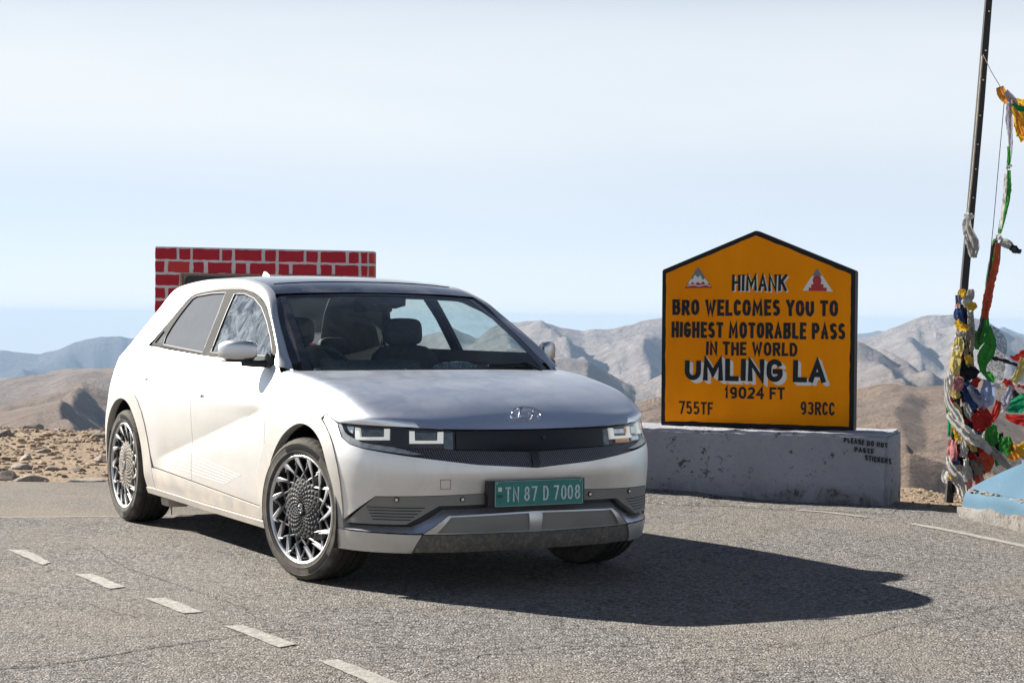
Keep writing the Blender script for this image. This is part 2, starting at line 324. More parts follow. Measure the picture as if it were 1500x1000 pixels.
# profiles of inset d against z at stations along u
_Z=[.10,.18,.24,.30,.36,.42,.48,.54,.60,.66,.72,.78,.84,.90,.96,1.02,1.08,1.14,1.20]
_ST=[
 (0.0,            [.16,.085,.035,.022,.012,.022,.020,.012,.002,.012,.040,.055,.075,.12,.18,.24,.30,.36,.42]),
 (u_of_y(.50),    [.16,.085,.035,.022,.012,.022,.018,.010,.002,.008,.026,.036,.050,.09,.14,.2,.26,.32,.38]),
 (u_of_y(.72),    [.16,.075,.035,.022,.014,.018,.014,.008,.002,.004,.016,.028,.042,.08,.12,.18,.24,.30,.36]),
 (u_of_x(.50),    [.14,.055,.030,.020,.014,.012,.008,.004,.001,.002,.010,.022,.038,.065,.10,.15,.2,.26,.32]),
 (u_of_x(.20),    [.12,.06,.035,.022,.014,.010,.006,.003,.000,.001,.005,.013,.026,.046,.078,.12,.17,.23,.29]),
 (u_of_x(-.20),   [.12,.07,.045,.026,.014,.010,.006,.003,.000,.000,.002,.006,.014,.026,.045,.070,.11,.15,.20]),
 (u_of_x(-.60),   [.12,.075,.05,.028,.014,.010,.007,.005,.003,.002,.001,.001,.003,.009,.022,.042,.066,.090,.115]),
 (u_of_x(-1.6),   [.12,.075,.05,.028,.014,.010,.007,.005,.003,.002,.001,.000,.001,.006,.017,.035,.058,.085,.112]),
 (u_of_x(-2.5),   [.12,.075,.05,.028,.014,.010,.007,.005,.003,.001,.000,.000,.001,.006,.017,.034,.056,.082,.11]),
 (u_of_x(-3.0),   [.12,.07,.04,.025,.014,.010,.006,.003,.001,.000,.000,.001,.004,.011,.023,.040,.062,.088,.118]),
 (u_of_x(-3.5),   [.12,.07,.04,.025,.014,.010,.006,.003,.002,.003,.006,.012,.020,.032,.048,.068,.092,.12,.15]),
 (u_of_x(-3.74),  [.12,.07,.04,.025,.014,.010,.006,.004,.004,.010,.022,.034,.045,.055,.06,.06,.08,.12,.17]),
 (UEND,           [.12,.07,.04,.025,.014,.010,.006,.004,.004,.010,.025,.045,.06,.065,.06,.05,.07,.12,.17])]
_su=np.array([s[0] for s in _ST]);_tab=np.array([s[1] for s in _ST])   # [station, z]
_pz=[pchip(_Z,np.array(s[1])) for s in _ST]
def zchar(x): return np.interp(x,[-3.6,-2.6,-.45,.1],[1.055,1.017,.902,.875])
def zdiag(x): return np.interp(x,[-2.36,-1.85,-.42],[.455,.565,.874])
def Wd(u,z):
    u=np.asarray(u,float);z=np.asarray(z,float)
    cols=np.array([f(z) for f in _pz])           # station x N
    i=np.clip(np.searchsorted(_su,u)-1,0,len(_su)-2);h=np.diff(_su)
    s=np.diff(cols,axis=0)/h[:,None]
    m=np.zeros_like(cols);m[0]=0;m[-1]=0
    a=s[:-1];b=s[1:];den=np.where(a*b>0,a+b,1);m[1:-1]=np.where(a*b>0,2*a*b/den,0)
    k=np.arange(len(u));hh=h[i];t=(u-_su[i])/hh
    d=(2*t**3-3*t**2+1)*cols[i,k]+(t**3-2*t**2+t)*hh*m[i,k]+(-2*t**3+3*t**2)*cols[i+1,k]+(t**3-t**2)*hh*m[i+1,k]
    x=np.interp(u,_uu,_cp[:,0])
    w=sstep(-3.45,-3.0,x)*(1-sstep(-.35,.0,x))
    d=d+w*.10*np.clip(z-zchar(x),0,.06)
    de=zdiag(x)-z
    w2=sstep(-2.36,-2.1,x)*(1-sstep(-.62,-.42,x))*sstep(.37,.44,z)*(1-sstep(.80,.92,z))
    d=d+w2*.016*np.where(de>0,np.exp(-np.clip(de,0,1)/.075),np.exp(-np.clip(-de,0,1)/.13))
    return d
def W(uz):
    uz=np.atleast_2d(np.asarray(uz,float));sg=np.where(uz[:,0]<0,-1.,1.);u=np.minimum(np.abs(uz[:,0]),UEND-.002);z=uz[:,1]
    p=_cf(np.clip(u,0,UEND));e=1e-3
    q=_cf(np.clip(u+e,0,UEND))-_cf(np.clip(u-e,0,UEND));q/=np.hypot(q[:,0],q[:,1])[:,None]
    n=np.c_[q[:,1],-q[:,0]];n[:,1]*=sstep(-.004,.12,u);n/=np.hypot(n[:,0],n[:,1])[:,None]
    d=Wd(u,z)
    return np.c_[p[:,0]-n[:,0]*d,-sg*(p[:,1]-n[:,1]*d),z]   # right-hand side: y negative

# ---------------------------------------------------------------- the car
def inpoly(P,poly):
    x,y=P[:,0],P[:,1];c=np.zeros(len(P),bool);n=len(poly);j=n-1
    for i in range(n):
        xi,yi=poly[i];xj,yj=poly[j]
        if yi!=yj: c^=((yi>y)!=(yj>y))&(x<(xj-xi)*(y-yi)/(yj-yi)+xi)
        j=i
    return c
def resamp(pl,res,closed=True):
    o=[];n=len(pl)
    for i in range(n if closed else n-1):
        a=np.array(pl[i],float);b=np.array(pl[(i+1)%n],float);k=max(1,int(np.ceil(np.linalg.norm(b-a)/res)))
        o+=[tuple(a+(b-a)*t/k) for t in range(k)]
    if not closed:o.append(tuple(map(float,pl[-1])))
    return o
def smooth_poly(pl,it=2):
    pl=[np.array(p,float) for p in pl]
    for _ in range(it):
        q=[]
        for i in range(len(pl)):
            a=pl[i];b=pl[(i+1)%len(pl)];q+=[a*.75+b*.25,a*.25+b*.75]
        pl=q
    return [tuple(p) for p in pl]
def sdist(P,loop):
    L=np.array(loop);return np.sqrt(((P[:,None,:]-L[None])**2).sum(-1)).min(1)
def panel(name,poly,fn,m,parent,res=.025,holes=(),creases=(),lip=.014,off=0.0,mirror=False,sharp=28,gap=0.0,far=None):
    """a sheet-metal piece: outline in surface coordinates, mapped on to the body surface, with folded edges"""
    loop=resamp(poly,res);hl=[resamp(h,res) for h in holes];cl=[resamp(c,res,False) for c in creases]
    A=np.array(loop);mn=A.min(0);mx=A.max(0)
    gx,gy=np.meshgrid(np.arange(mn[0]+res/2,mx[0],res),np.arange(mn[1]+res/2,mx[1],res));G=np.c_[gx.ravel(),gy.ravel()]
    G=G[inpoly(G,loop)]
    for h in hl: G=G[~inpoly(G,h)]
    for lp in [loop]+hl+cl:
        if len(G): G=G[sdist(G,lp)>res*.5]
    extra=[]
    for c in creases:              # rows of points alongside each crease keep its shading even
        cc=np.array(c,float);cc=cc[::2] if len(cc)>30 else cc
        for dv_ in (-.055,-.032,-.014,.014,.032,.055):
            e_=cc+[0,dv_];e_=e_[inpoly(e_,loop)]
            for lp in [loop]+hl:
                if len(e_): e_=e_[sdist(e_,lp)>res*.35]
            if len(e_): extra.append(e_)
    if extra:
        EX=np.concatenate(extra)
        if len(creases)>1:         # where two creases come close keep only the first one's rows
            keep=np.ones(len(EX),bool)
            for i in range(1,len(EX)):
                if keep[i] and (np.hypot(*(EX[:i][keep[:i]]-EX[i]).T)<.009).any(): keep[i]=False
            EX=EX[keep]
        for c in cl: EX=EX[sdist(EX,c)>.008]
        G=G[sdist(G,EX)>res*.55];G=np.concatenate([G,EX])
    vs=[];es=[];sharpset=set()
    def addl(lp,closed):
        b=len(vs);vs.extend(lp);n=len(lp)
        for i in range(n if closed else n-1): es.append((b+i,b+(i+1)%n))
    addl(loop,True)
    for h in hl: addl(h,True)
    ce0=len(es)
    for c in cl: addl(c,False)
    vs+= [tuple(g) for g in G]
    r=delaunay_2d_cdt([Vector(v) for v in vs],es,[],0,1e-6)
    V=np.array([v[:] for v in r[0]]);F=np.array([f for f in r[2] if len(f)==3]);cen=V[F].mean(1)
    k=inpoly(cen,loop)
    for h in hl:k&=~inpoly(cen,h)
    F=F[k]
    P=fn(V);e=1e-3
    du=fn(V+[e,0])-fn(V-[e,0]);dv=fn(V+[0,e])-fn(V-[0,e]);N=np.cross(du,dv);N/=np.linalg.norm(N,axis=1)[:,None]+1e-12
    # outward side: away from the car's middle axis
    C0=np.array([-1.4,0,.75]);sg=np.sign(((P-C0)*np.array([.3,1,1])*N).sum(1).mean());N*=sg
    P=P+N*off
    a=np.cross(P[F[:,1]]-P[F[:,0]],P[F[:,2]]-P[F[:,0]]);fl=(a*N[F[:,0]]).sum(1)<0;F[fl]=F[fl][:,::-1]
    verts=P.tolist();faces=F.tolist()
    if lip>0:
        cnt={}
        for f in faces:
            for i in range(3):
                q=(f[i],f[(i+1)%3]);cnt[q]=cnt.get(q,0)+1
        be=[q for q in cnt if (q[1],q[0]) not in cnt];mp={}
        for a_,b_ in be:
            for i in (a_,b_):
                if i not in mp: mp[i]=len(verts);verts.append((P[i]-N[i]*lip).tolist())
        for a_,b_ in be: faces.append([b_,a_,mp[a_],mp[b_]])
    o=mesh_obj(name,verts,faces,m,parent,smooth=True,sharp=sharp)
    if mirror:
        v2=[(x,-y,z) for x,y,z in verts];o2=mesh_obj(name,v2,[f[::-1] for f in faces],far or m,parent,smooth=True,sharp=sharp)
        return o,o2
    return o
ux=lambda x:float(u_of_x(x)); uy=lambda y:float(u_of_y(y))
CAR_X,CAR_D,CAR_TH=(-0.28509152,9.89432785,0.50462052)
CAR=empty('parked_car',(CAR_X,CAR_D,0),CAR_TH-math.pi/2)
tag(CAR,'dusty silver electric hatchback parked on the asphalt before the orange-yellow sign','car')
# ---- shared outlines on the right-hand side
AF_out=[(-.545,.30),(-.553,.482),(-.475,.637),(-.345,.776),(-.21,.860),(-.06,.897),(.09,.893),(.225,.855),(.335,.792),(.406,.711),(.455,.596),(.470,.462),(.474,.345),(.472,.225)]
AF_in=[(.435,.235),(.430,.40),(.405,.52),(.365,.607),(.299,.722),(.198,.785),(.085,.812),(-.03,.808),(-.173,.748),(-.279,.664),(-.36,.571),(-.415,.45),(-.43,.22)]
def chaik(L,it=2):
    for _ in range(it):
        q=[L[0]]
        for a,b in zip(L[:-1],L[1:]): q+=[(a[0]*.75+b[0]*.25,a[1]*.75+b[1]*.25),(a[0]*.25+b[0]*.75,a[1]*.25+b[1]*.75)]
        L=q+[L[-1]]
    return L
AR_out=[(-3.60,.30),(-3.585,.474),(-3.47,.717),(-3.30,.847),(-3.15,.893),(-3.0,.908),(-2.856,.900),(-2.684,.835),(-2.539,.715),(-2.442,.547),(-2.385,.379),(-2.389,.27)]
AR_in=[(-2.55,.23),(-2.556,.48),(-2.649,.646),(-2.794,.768),(-2.91,.808),(-3.04,.815),(-3.18,.782),(-3.32,.70),(-3.425,.56),(-3.47,.42),(-3.475,.23)]
AF_in=chaik(AF_in);AR_in=chaik(AR_in)
U=lambda L:[(ux(x),z) for x,z in L]
bot=lambda x:float(np.interp(x,[-2.4,-.53],[.408,.329]))          # door bottom line
belt=lambda x:float(np.interp(x,[-2.75,-1.55,-.5],[1.158,1.116,1.108]))
G_=.0042
FR=-.452;MD=-1.66                                                     # door seams
# hood / fender shut line on the side
hs=[(.42,.830),(.36,.846),(.29,.866),(.22,.888),(.10,.918),(-.05,.944),(-.25,.966),(-.445,.985)]
hz=lambda x:float(np.interp(-x,[-a for a,_ in hs],[b for _,b in hs]))
# bumper skin (both sides in one)
top=[(0,.617),(.325,.640),(.671,.683),(.926,.716),(1.007,.732),(1.074,.764),(1.132,.829)]
cx=[(ux(.325),.800),(ux(.390),.711),(ux(.438),.596),(ux(.452),.462),(1.062,.352)]
half=top+[(ux(.36),.841),(ux(.29),.862),(ux(.268),.868),(ux(.262),.842)]+cx+[(.845,.487),(.50,.494),(.245,.500),(0,.502)]
mir=lambda L:[(-a,b) for a,b in L[::-1]]
full=half+mir(half)[1:-1]
panel('front_bumper',full,W,M['paint'],CAR,.028,creases=[[(-1.02,.60),(-.85,.60)],[(.85,.60),(1.02,.60)]][:0],lip=.02)
# satin trim with the vent slots, down to the recess
ch=[(0,.499),(.245,.497),(.50,.491),(.846,.483),(1.036,.347),(.685,.352),(.52,.441),(0,.446)]
trim=panel('lower_bumper_trim',ch[:-1]+[(0,.446)]+mir(ch)[1:-1],W,M['clad'],CAR,.03,lip=.045,off=-.002)
for s in (1,-1):
    for i in range(5):
        t=i/4;zz=.4345-.0145*i;a=.895-.034*t;b=.592+.07*t
        pts=np.array([(s*(a+(b-a)*k/14),zz) for k in range(15)]);q=pts.copy();q[:,1]-=.0045
        e=.0015;PA=W(pts);PB=W(q);n=W(pts+[0,0]);
        c=np.array([-.0,0,.4]);oA=[];oB=[]
        for A_,B_ in ((PA,oA),(PB,oB)):
            for p in A_: d=np.array([p[0]-.1,p[1]*.9,0]);d/=np.linalg.norm(d);B_.append(p+d*e)
        mesh_obj('vent_slot',oA+oB,grid_faces(2,15),M['black'],trim)
# recess behind
rc=[(0,.51),(.9,.50),(1.06,.37),(1.06,.27),(0,.27)]
panel('bumper_recess',rc[:]+mir(rc)[1:-1],W,M['black'],CAR,.04,lip=0,off=-.042)
# skid plate: top edge A, ledge up to the recess
A_=[(0,.403),(.473,.394),(.603,.309),(1.09,.318)]
sk=[(0,.400),(.473,.392),(.600,.306),(0,.300)]
pipe=[(.531,.311),(.463,.384),(.038,.391),(.034,.309)]
skid=panel('skid_plate',sk+mir(sk)[1:-1],W,M['skid'],CAR,.03,holes=[pipe,mir(pipe)],lip=.02,off=.008)
for pp in (pipe,mir(pipe)):
    panel('skid_inset',pp,W,M['clad'],skid,.04,lip=0,off=-.004)
def ledge(A,B,m,name,offA=.008,offB=-.030,n=14):
    A=np.array(resamp(A,.03,False));B=np.array(resamp(B,.03,False));k=60
    def rs(L):
        s=np.r_[0,np.cumsum(np.hypot(*np.diff(L,axis=0).T))];t=np.linspace(0,s[-1],k);return np.c_[np.interp(t,s,L[:,0]),np.interp(t,s,L[:,1])]
    A=rs(A);B=rs(B)
    def P(L,off):
        p=W(L);e=1e-3;N=np.cross(W(L+[e,0])-p,W(L+[0,e])-p);N/=np.linalg.norm(N,axis=1)[:,None];N*=np.sign((N[:,0]*p[:,0]+N[:,1]*p[:,1]))[:,None];return p+N*off
    PA=P(A,offA);PB=P(B,offB);mesh_obj(name,np.r_[PA,PB],grid_faces(2,k),m,skid,smooth=True)
Bt=[(0,.428),(.506,.421),(.652,.334),(1.07,.334)]
ledge(mir(A_)+A_[1:],mir(Bt)+Bt[1:],M['ledge'],'skid_ledge')
lc=[(.606,.302),(1.10,.312),(1.125,.215),(.66,.213)]
for L in (lc,mir(lc)): panel('bumper_corner_foot',L,W,M['skid'],CAR,.03,lip=.03,off=.008)
lp=[(0,.296),(.602,.300),(.655,.212),(0,.208)]
panel('lower_lip',lp+mir(lp)[1:-1],W,M['dark_lip'],CAR,.03,lip=.05,off=.002)
uf=[(0,.212),(1.1,.212),(1.1,.165),(0,.165)]
panel('under_lip',uf+mir(uf)[1:-1],W,M['black'],CAR,.05,lip=0,off=-.05)
# black lens band with the two lamps
lb=[(0,.802),(.43,.803),(.43,.716),(0,.702)]
panel('front_lens_panel',lb+mir(lb)[1:-1],W,M['lens_black'],CAR,.03,lip=.012,off=-.006)
def strip_on(name,loop,m,parent,off,lip=.006,res=.03): return panel(name,loop,W,m,parent,res,lip=lip,off=off)
cover=glass_mat('headlamp_cover',.05,(.5,.5,.5),(.93,.95,.95),6,.45,.8)
for s in (1,-1):
    f=(lambda L:L) if s==1 else mir
    hl=[(.436,.803),(.675,.820),(.882,.831),(1.092,.829),(1.055,.792),(1.035,.782),(.935,.749),(.742,.728),(.436,.717)]
    H=panel('headlight',f(hl),W,M['lens_black'],CAR,.03,lip=.02,off=-.034)
    i1=[(.958,.814),(.955,.776),(.812,.778),(.815,.812)]
    for a,b,c,d in (((1.004,.819),(.988,.759),(.783,.764),(.786,.818)),((.677,.808),(.675,.748),(.496,.747),(.494,.804))):
        w=.030;tt=.014
        ul=[a,b,c,d,(d[0]+w,d[1]-.001),(c[0]+w,c[1]+tt),(b[0]-w,b[1]+tt),(a[0]-w,a[1]-.001)]
        strip_on('light_guide',f(ul),M['drl'],H,-.016,.014)
        inn=[(a[0]-w-.006,a[1]-.004),(b[0]-w-.006,b[1]+tt+.004),(c[0]+w+.006,c[1]+tt+.004),(d[0]+w+.006,d[1]-.004)]
        strip_on('lamp_reflector',f(inn),M['reflector'],H,-.030,.004)
    bl=[(.490,.800),(.490,.722),(.440,.719),(.440,.800)]
    strip_on('lamp_side_reflector',f(bl),M['reflector'],H,-.028,.0)
    # amber and pale prisms seen deep in the lamp
    if s==-1:
        for (u0,u1,z0,z1,mm) in ((.62,.68,.775,.800,'amber'),(.50,.62,.775,.797,'white_plastic'),(.50,.70,.752,.762,'drl'),(.54,.66,.728,.748,'amber'),(.70,.80,.770,.806,'white_plastic'),(.69,.80,.735,.755,'white_plastic')):
            strip_on('lamp_prism',f([(u1,z1),(u1,z0),(u0,z0),(u0,z1)]),M[mm],H,-.022,.005)
    else:
        pass
        strip_on('lamp_prism',f([(1.075,.822),(1.045,.795),(1.02,.79),(1.02,.822)]),M['white_plastic'],H,-.022,.005)
    panel('headlight_cover',f(hl),W,cover,H,.03,lip=.0,off=-.004)
    st=[(1.136,.832),(1.078,.768),(1.011,.737),(.93,.7215),(.81,.709),(.655,.691),(.60,.6935),(.742,.7255),(.935,.746),(1.037,.779),(1.058,.790),(1.097,.827)]
    panel('turn_signal_strip',f(st),W,simple('frosted_strip',(.30,.31,.32),.3,.5,.3,var=.35,scale=30) if s==1 else bpy.data.materials['frosted_strip'],CAR,.02,lip=.01,off=-.004)
# V-shaped finned grille under the lens
def fin_mat():
    t=NT('finned_grille');sep=t.node('ShaderNodeSeparateXYZ',{'Vector':t.co()})
    w=t.math('SINE',t.math('MULTIPLY',t.math('ADD',sep.outputs['Y'],t.math('MULTIPLY',sep.outputs['Z'],.35)),2*math.pi/.0115))
    return t.done(t.bsdf(Base_Color=t.mix(t.ramp(w,-.4,.8),(.012,.014,.018),(.16,.17,.20)),Roughness=.35,Metallic=.4,Normal=t.bump(w,.8,.004)))
vg=[(0,.700),(.43,.713),(.60,.7235),(.60,.6905),(.671,.680),(.325,.637),(0,.614)]
vg=[(.022,.700),(.43,.713),(.735,.7250),(.60,.6905),(.655,.681),(.325,.637),(.022,.616)]
FM=fin_mat()
for L in (vg,mir(vg)): panel('grille_vane',L,W,FM,CAR,.03,lip=.006,off=-.008)
panel('grille_centre_strip',[(.022,.700),(.018,.616),(-.022,.616),(-.018,.700)],W,M['black'],CAR,.03,lip=.01,off=-.003)
# fender
fl=[(ux(a),b-.002) for a,b in hs if a<.28]
fe=[(ux(.262),.872)]+fl+[(ux(FR+.004),.96),(ux(FR+.004),.60)]+[(ux(a),b-.008) for a,b in AF_out[3:8]][0:]
panel('front_fender',fe,W,M['paint'],CAR,.028,lip=.014,mirror=True)
# doors
xs=np.linspace(FR-G_,MD+G_,14)
fd=[(ux(x),bot(x)+G_) for x in np.linspace(-.552,MD+G_,10)]+[(ux(MD+G_),belt(MD))]+[(ux(x),belt(x)) for x in np.linspace(MD+.05,-.50,8)]+[(ux(-.42),1.06),(ux(-.435),.99),(ux(FR-G_),.90),(ux(FR-G_),.66),(ux(-.545),.50)]
crs=[[(ux(x),float(zchar(x))) for x in np.linspace(FR-.02,MD+.02,90)],[(ux(x),float(zdiag(x))) for x in np.linspace(-.52,MD+.02,90)]]
SMR=glass_mat
door1,door1b=panel('front_door',fd,W,M['paint'],CAR,.028,creases=crs,mirror=True,sharp=20)
rd=[(ux(x),bot(x)+G_) for x in np.linspace(MD-G_,-2.36,8)]+[(ux(-2.425),.50),(ux(-2.545),.70),(ux(-2.65),.80),(ux(-2.66),.95),(ux(-2.755),1.10),(ux(-2.76),1.165)]+[(ux(x),belt(x)) for x in np.linspace(-2.70,MD-G_,9)]
crs=[[(ux(x),float(zchar(x))) for x in np.linspace(MD-.02,-2.58,70)],[(ux(x),float(zdiag(x))) for x in np.linspace(MD-.02,-2.34,60)]]
door2,door2b=panel('rear_door',rd,W,M['paint'],CAR,.028,creases=crs,mirror=True,sharp=20)
# quarter panel and tail
TZ=lambda x:float(np.interp(x,[-3.72,-2.8],[1.045,1.172]))
qp=[(ux(-2.667),.95),(ux(-2.657),.803),(ux(-2.70),.825),(ux(-2.856),.892),(ux(-3.0),.900),(ux(-3.15),.885),(ux(-3.30),.838),(ux(-3.455),.71),(ux(-3.565),.474),(ux(-3.58),.32),(UEND-.01,.32),(UEND-.01,1.04),(ux(-3.74),1.045)]+[(ux(x),TZ(x)) for x in (-3.6,-3.4,-3.2,-3.0)]+[(ux(-2.767),1.172),(ux(-2.762),1.10)]
panel('rear_quarter_panel',qp,W,M['paint'],CAR,.035,mirror=True)
# sill
sl=[(ux(-.50),.318),(ux(-.58),.257),(ux(-1.5),.262),(ux(-2.395),.276),(ux(-2.40),.40)]+[(ux(x),bot(x)-G_) for x in np.linspace(-2.3,-.56,8)]
panel('sill_panel',sl,W,M['sill'],CAR,.035,off=.004,mirror=True)
s2=[(ux(-.47),.252),(ux(-.52),.215),(ux(-1.5),.222),(ux(-2.55),.235),(ux(-2.55),.270),(ux(-2.40),.272),(ux(-1.5),.257)]
panel('sill_edge',s2,W,M['archclad'],CAR,.04,off=.014,mirror=True,lip=.05)
# flutes low on the doors, ribbons in the darker cladding tone
for i in range(6):
    t=i/5
    P0=np.array([-1.86-.045*i,.553-.022*i]);P1=np.array([-.83-.05*i,.478-.0135*i])
    for s in (1,-1):
        for (xa,xb,dd) in ((P0[0],MD-.012,0),(MD+.012,P1[0],1)):
            k=12;X=np.linspace(xa,xb,k);Z=np.interp(X,[P0[0],P1[0]],[P0[1],P1[1]])
            A1=W(np.c_[u_of_x(X),Z]);A2=W(np.c_[u_of_x(X),Z-.003]);A0=W(np.c_[u_of_x(X),Z-.006])
            A1[:,1]-=.0008;A2[:,1]-=.0022;A0[:,1]-=.0008
            if s<0: 
                for q in (A1,A2,A0): q[:,1]*=-1
            mesh_obj('door_flute',np.r_[A1,A2,A0],grid_faces(3,k),M['archclad'],(door1 if dd else door2) if s==1 else (door1b if dd else door2b))
# wheel-arch claddings
panel('front_arch_cladding',U(chaik(AF_out,1)+AF_in),W,M['archclad'],CAR,.025,off=.005,lip=.045,mirror=True)
panel('rear_arch_cladding',U(chaik(AR_out,1)+AR_in),W,M['archclad'],CAR,.025,off=.005,lip=.045,mirror=True)
# inner shell so that no gap shows daylight
def shell(name,x0,x1,z0,z1,off=-.03):
    n=int(abs(x1-x0)/.06)+2;us=np.linspace(ux(x0),ux(x1),n);zs=np.linspace(z0,z1,10)
    UU,ZZ=np.meshgrid(us,zs);q=np.c_[UU.ravel(),ZZ.ravel()];p=W(q);e=1e-3;N=np.cross(W(q+[e,0])-p,W(q+[0,e])-p);N/=np.linalg.norm(N,axis=1)[:,None];N*=np.where(N[:,1]*p[:,1]>0,1,-1)[:,None]
    p=p+N*off
    for s in (1,-1): mesh_obj(name,p*[1,s,1],grid_faces(10,n),M['black'],CAR,smooth=True)
shell('inner_body',FR+.1,-2.62,.26,1.09);shell('inner_body',-.52,-2.80,1.0,1.168,-.022)
shell('inner_body',.33,-.55,.86,.94)
shell('inner_body',-2.6,-3.7,.93,1.04)
un=[(0,.615),(1.1,.78),(1.1,.84),(0,.80)]
panel('inner_front',[(1.15,.84),(1.15,.52),(-1.15,.52),(-1.15,.84)],W,M['black'],CAR,.05,lip=0,off=-.05)
# ---- wheel housings and floor
for cxx,rr in ((.005,.430),(-3.0,.455)):
    for s in (1,-1):
        v=[];n=28
        for yy in (.90,.60):
            for k in range(n):
                a=math.pi*(-.12+1.24*k/(n-1));v.append((cxx+rr*math.cos(a)*(1 if cxx>-1 else 1.0),s*yy,.37+rr*math.sin(a)))
        f=grid_faces(2,n);c=len(v);v.append((cxx,s*.60,.3));f+=[(n+k,n+k+1,c) for k in range(n-1)]
        mesh_obj('wheel_housing',v,f,M['black'],CAR,smooth=True,sharp=40)
bm=bmesh.new();add_box(bm,(-1.5,0,.24),(3.9 if False else 2.05,1.66,.08));add_box(bm,(.0,0,.30),(.95,1.15,.2));add_box(bm,(-3.05,0,.32),(1.2,1.1,.2))
bm_obj('underbody',bm,M['black'],CAR)
bm=bmesh.new();add_box(bm,(-2.52,-.73,.205),(.16,.16,.13),bev=.03);add_box(bm,(-2.46,-.78,.125),(.008,.012,.06))
bm_obj('underbody_bracket',bm,M['archclad'],CAR,smooth=True,sharp=40)
# ---- hood (rows from nose to windscreen; columns from the middle outwards, crease at column 3)
HY=[0,.30,.50]
rowsx=[ # centre(x,z) , crease(x,y,z)
 ((.798,.812),(.765,.600,.822)),
 ((.755,.860),(.71,.625,.862)),
 ((.69,.902),(.64,.650,.890)),
 ((.60,.940),(.55,.675,.924)),
 ((.42,.988),(.39,.705,.970)),
 ((.22,1.024),(.20,.730,1.008)),
 ((.02,1.052),(.0,.755,1.037)),
 ((-.10,1.068),(-.18,.768,1.055)),
 ((-.17,1.076),(-.36,.776,1.068))]
hin=[];hout=[]
osd=[(1.095+0,.833)]  # outer end of each row on the W surface
ox=[.43,.40,.36,.30,.21,.08,-.08,-.26,-.44]
for k,((xc,zc),(xk,yk,zk)) in enumerate(rowsx):
    r=[]
    for w in np.linspace(0,1,13):
        y=yk*w;x=xc+(xk-xc)*(w**2.2);z=zc+(zk-zc)*(w**2.0)
        if k==0: 
            p=W([(uy(min(y,.60)) if w<1 else uy(.60),.807)])[0];x=p[0]-.002;z=.808+.014*w**2
        r.append((x,-y,z))
    hin.append(r)
    po=W([(ux(ox[k]),hz(ox[k])+.001)])[0]
    if k==0: po=W([(ux(.43),.834)])[0]
    a=np.array(r[-1]);b=po;q=[]
    E0=np.array([W([(uy(.60)+(ux(.43)-uy(.60))*w,.83)])[0] for w in np.linspace(0,1,11)]);dev=E0-(E0[0]+(E0[-1]-E0[0])*np.linspace(0,1,11)[:,None]);kk=[1,.95,.86,.70,.45,.22,.08,0,0][k]
    for jj,w in enumerate(np.linspace(0,1,11)):
        bow=.034*math.sin(math.pi*min(1,w))*[.1,.35,.6,.8,1,1,1,1,1][k];m_=a+(b-a)*w;q.append((m_[0]+bow*.15+dev[jj][0]*kk,m_[1]-bow*.45+dev[jj][1]*kk,m_[2]+bow))
    if k==0:
        q=[]
        for w in np.linspace(0,1,11):
            uu=uy(.60)+(ux(.43)-uy(.60))*w;p=W([(uu,.824+.010*w)])[0];q.append(tuple(p+np.array([-.002,0,0])))
        q[0]=tuple(r[-1])
    hout.append(q)
def refine(rows,per=5):
    rows=np.array(rows);n=len(rows);f=pchip(np.arange(n),rows.reshape(n,-1)[:,0]);o=[]
    t=np.linspace(0,n-1,(n-1)*per+1);R_=rows.reshape(n,-1);out=np.array([nat_spline(np.arange(n),R_[:,j])(t)[:,0] for j in range(R_.shape[1])]).T
    return out.reshape(len(t),-1,3)
hi=refine(hin);ho=refine(hout)
rightH=np.concatenate([hi,ho[:,1:]],axis=1);leftH=rightH[:,::-1]*[1,-1,1];HG=np.concatenate([leftH,rightH[:,1:]],axis=1)
nr,nc=HG.shape[:2];v=HG.reshape(-1,3).tolist();f=grid_faces(nr,nc)
# folded front lip and rear lip
def lipstrip(v,idx,dv):
    b=len(v);v+= [(np.array(v[i])+dv(v[i])).tolist() for i in idx];return [(idx[k],idx[k+1],b+k+1,b+k) for k in range(len(idx)-1)]
f+=lipstrip(v,list(range(nc)),lambda p:np.array([-.02,-.02*np.sign(p[1])*(abs(p[1])>.7),-.004]))
f+=lipstrip(v,[(nr-1)*nc+j for j in range(nc)],lambda p:np.array([-.01,0,-.05]))
f+=lipstrip(v,[i*nc for i in range(nr)],lambda p:np.array([0,-.012,-.006]));f+=lipstrip(v,[i*nc+nc-1 for i in range(nr)],lambda p:np.array([0,.012,-.006]))
bm=bmesh.new();vv=[bm.verts.new(p) for p in v]
for q in f: bm.faces.new([vv[i] for i in q])
bmesh.ops.recalc_face_normals(bm,faces=bm.faces[:])
bm.faces.ensure_lookup_table()
if sum(q.normal.z for q in bm.faces)<0: bmesh.ops.reverse_faces(bm,faces=bm.faces[:])
HOOD=bm_obj('hood',bm,M['hood_paint'],CAR,smooth=True,sharp=16)
# cowl between hood and glass
v=[];n=25
for row,(dx,dz) in enumerate(((.03,-.035),(-.10,-.022),(-.22,-.03))):
    for k in range(n):
        y=-.80+1.6*k/(n-1);w=abs(y)/.776;v.append((-.17+(-.36+.17)*w**2.2+dx,y,1.076-.008*w*w+dz))
mesh_obj('cowl',v,grid_faces(3,n),M['black'],CAR,smooth=True)
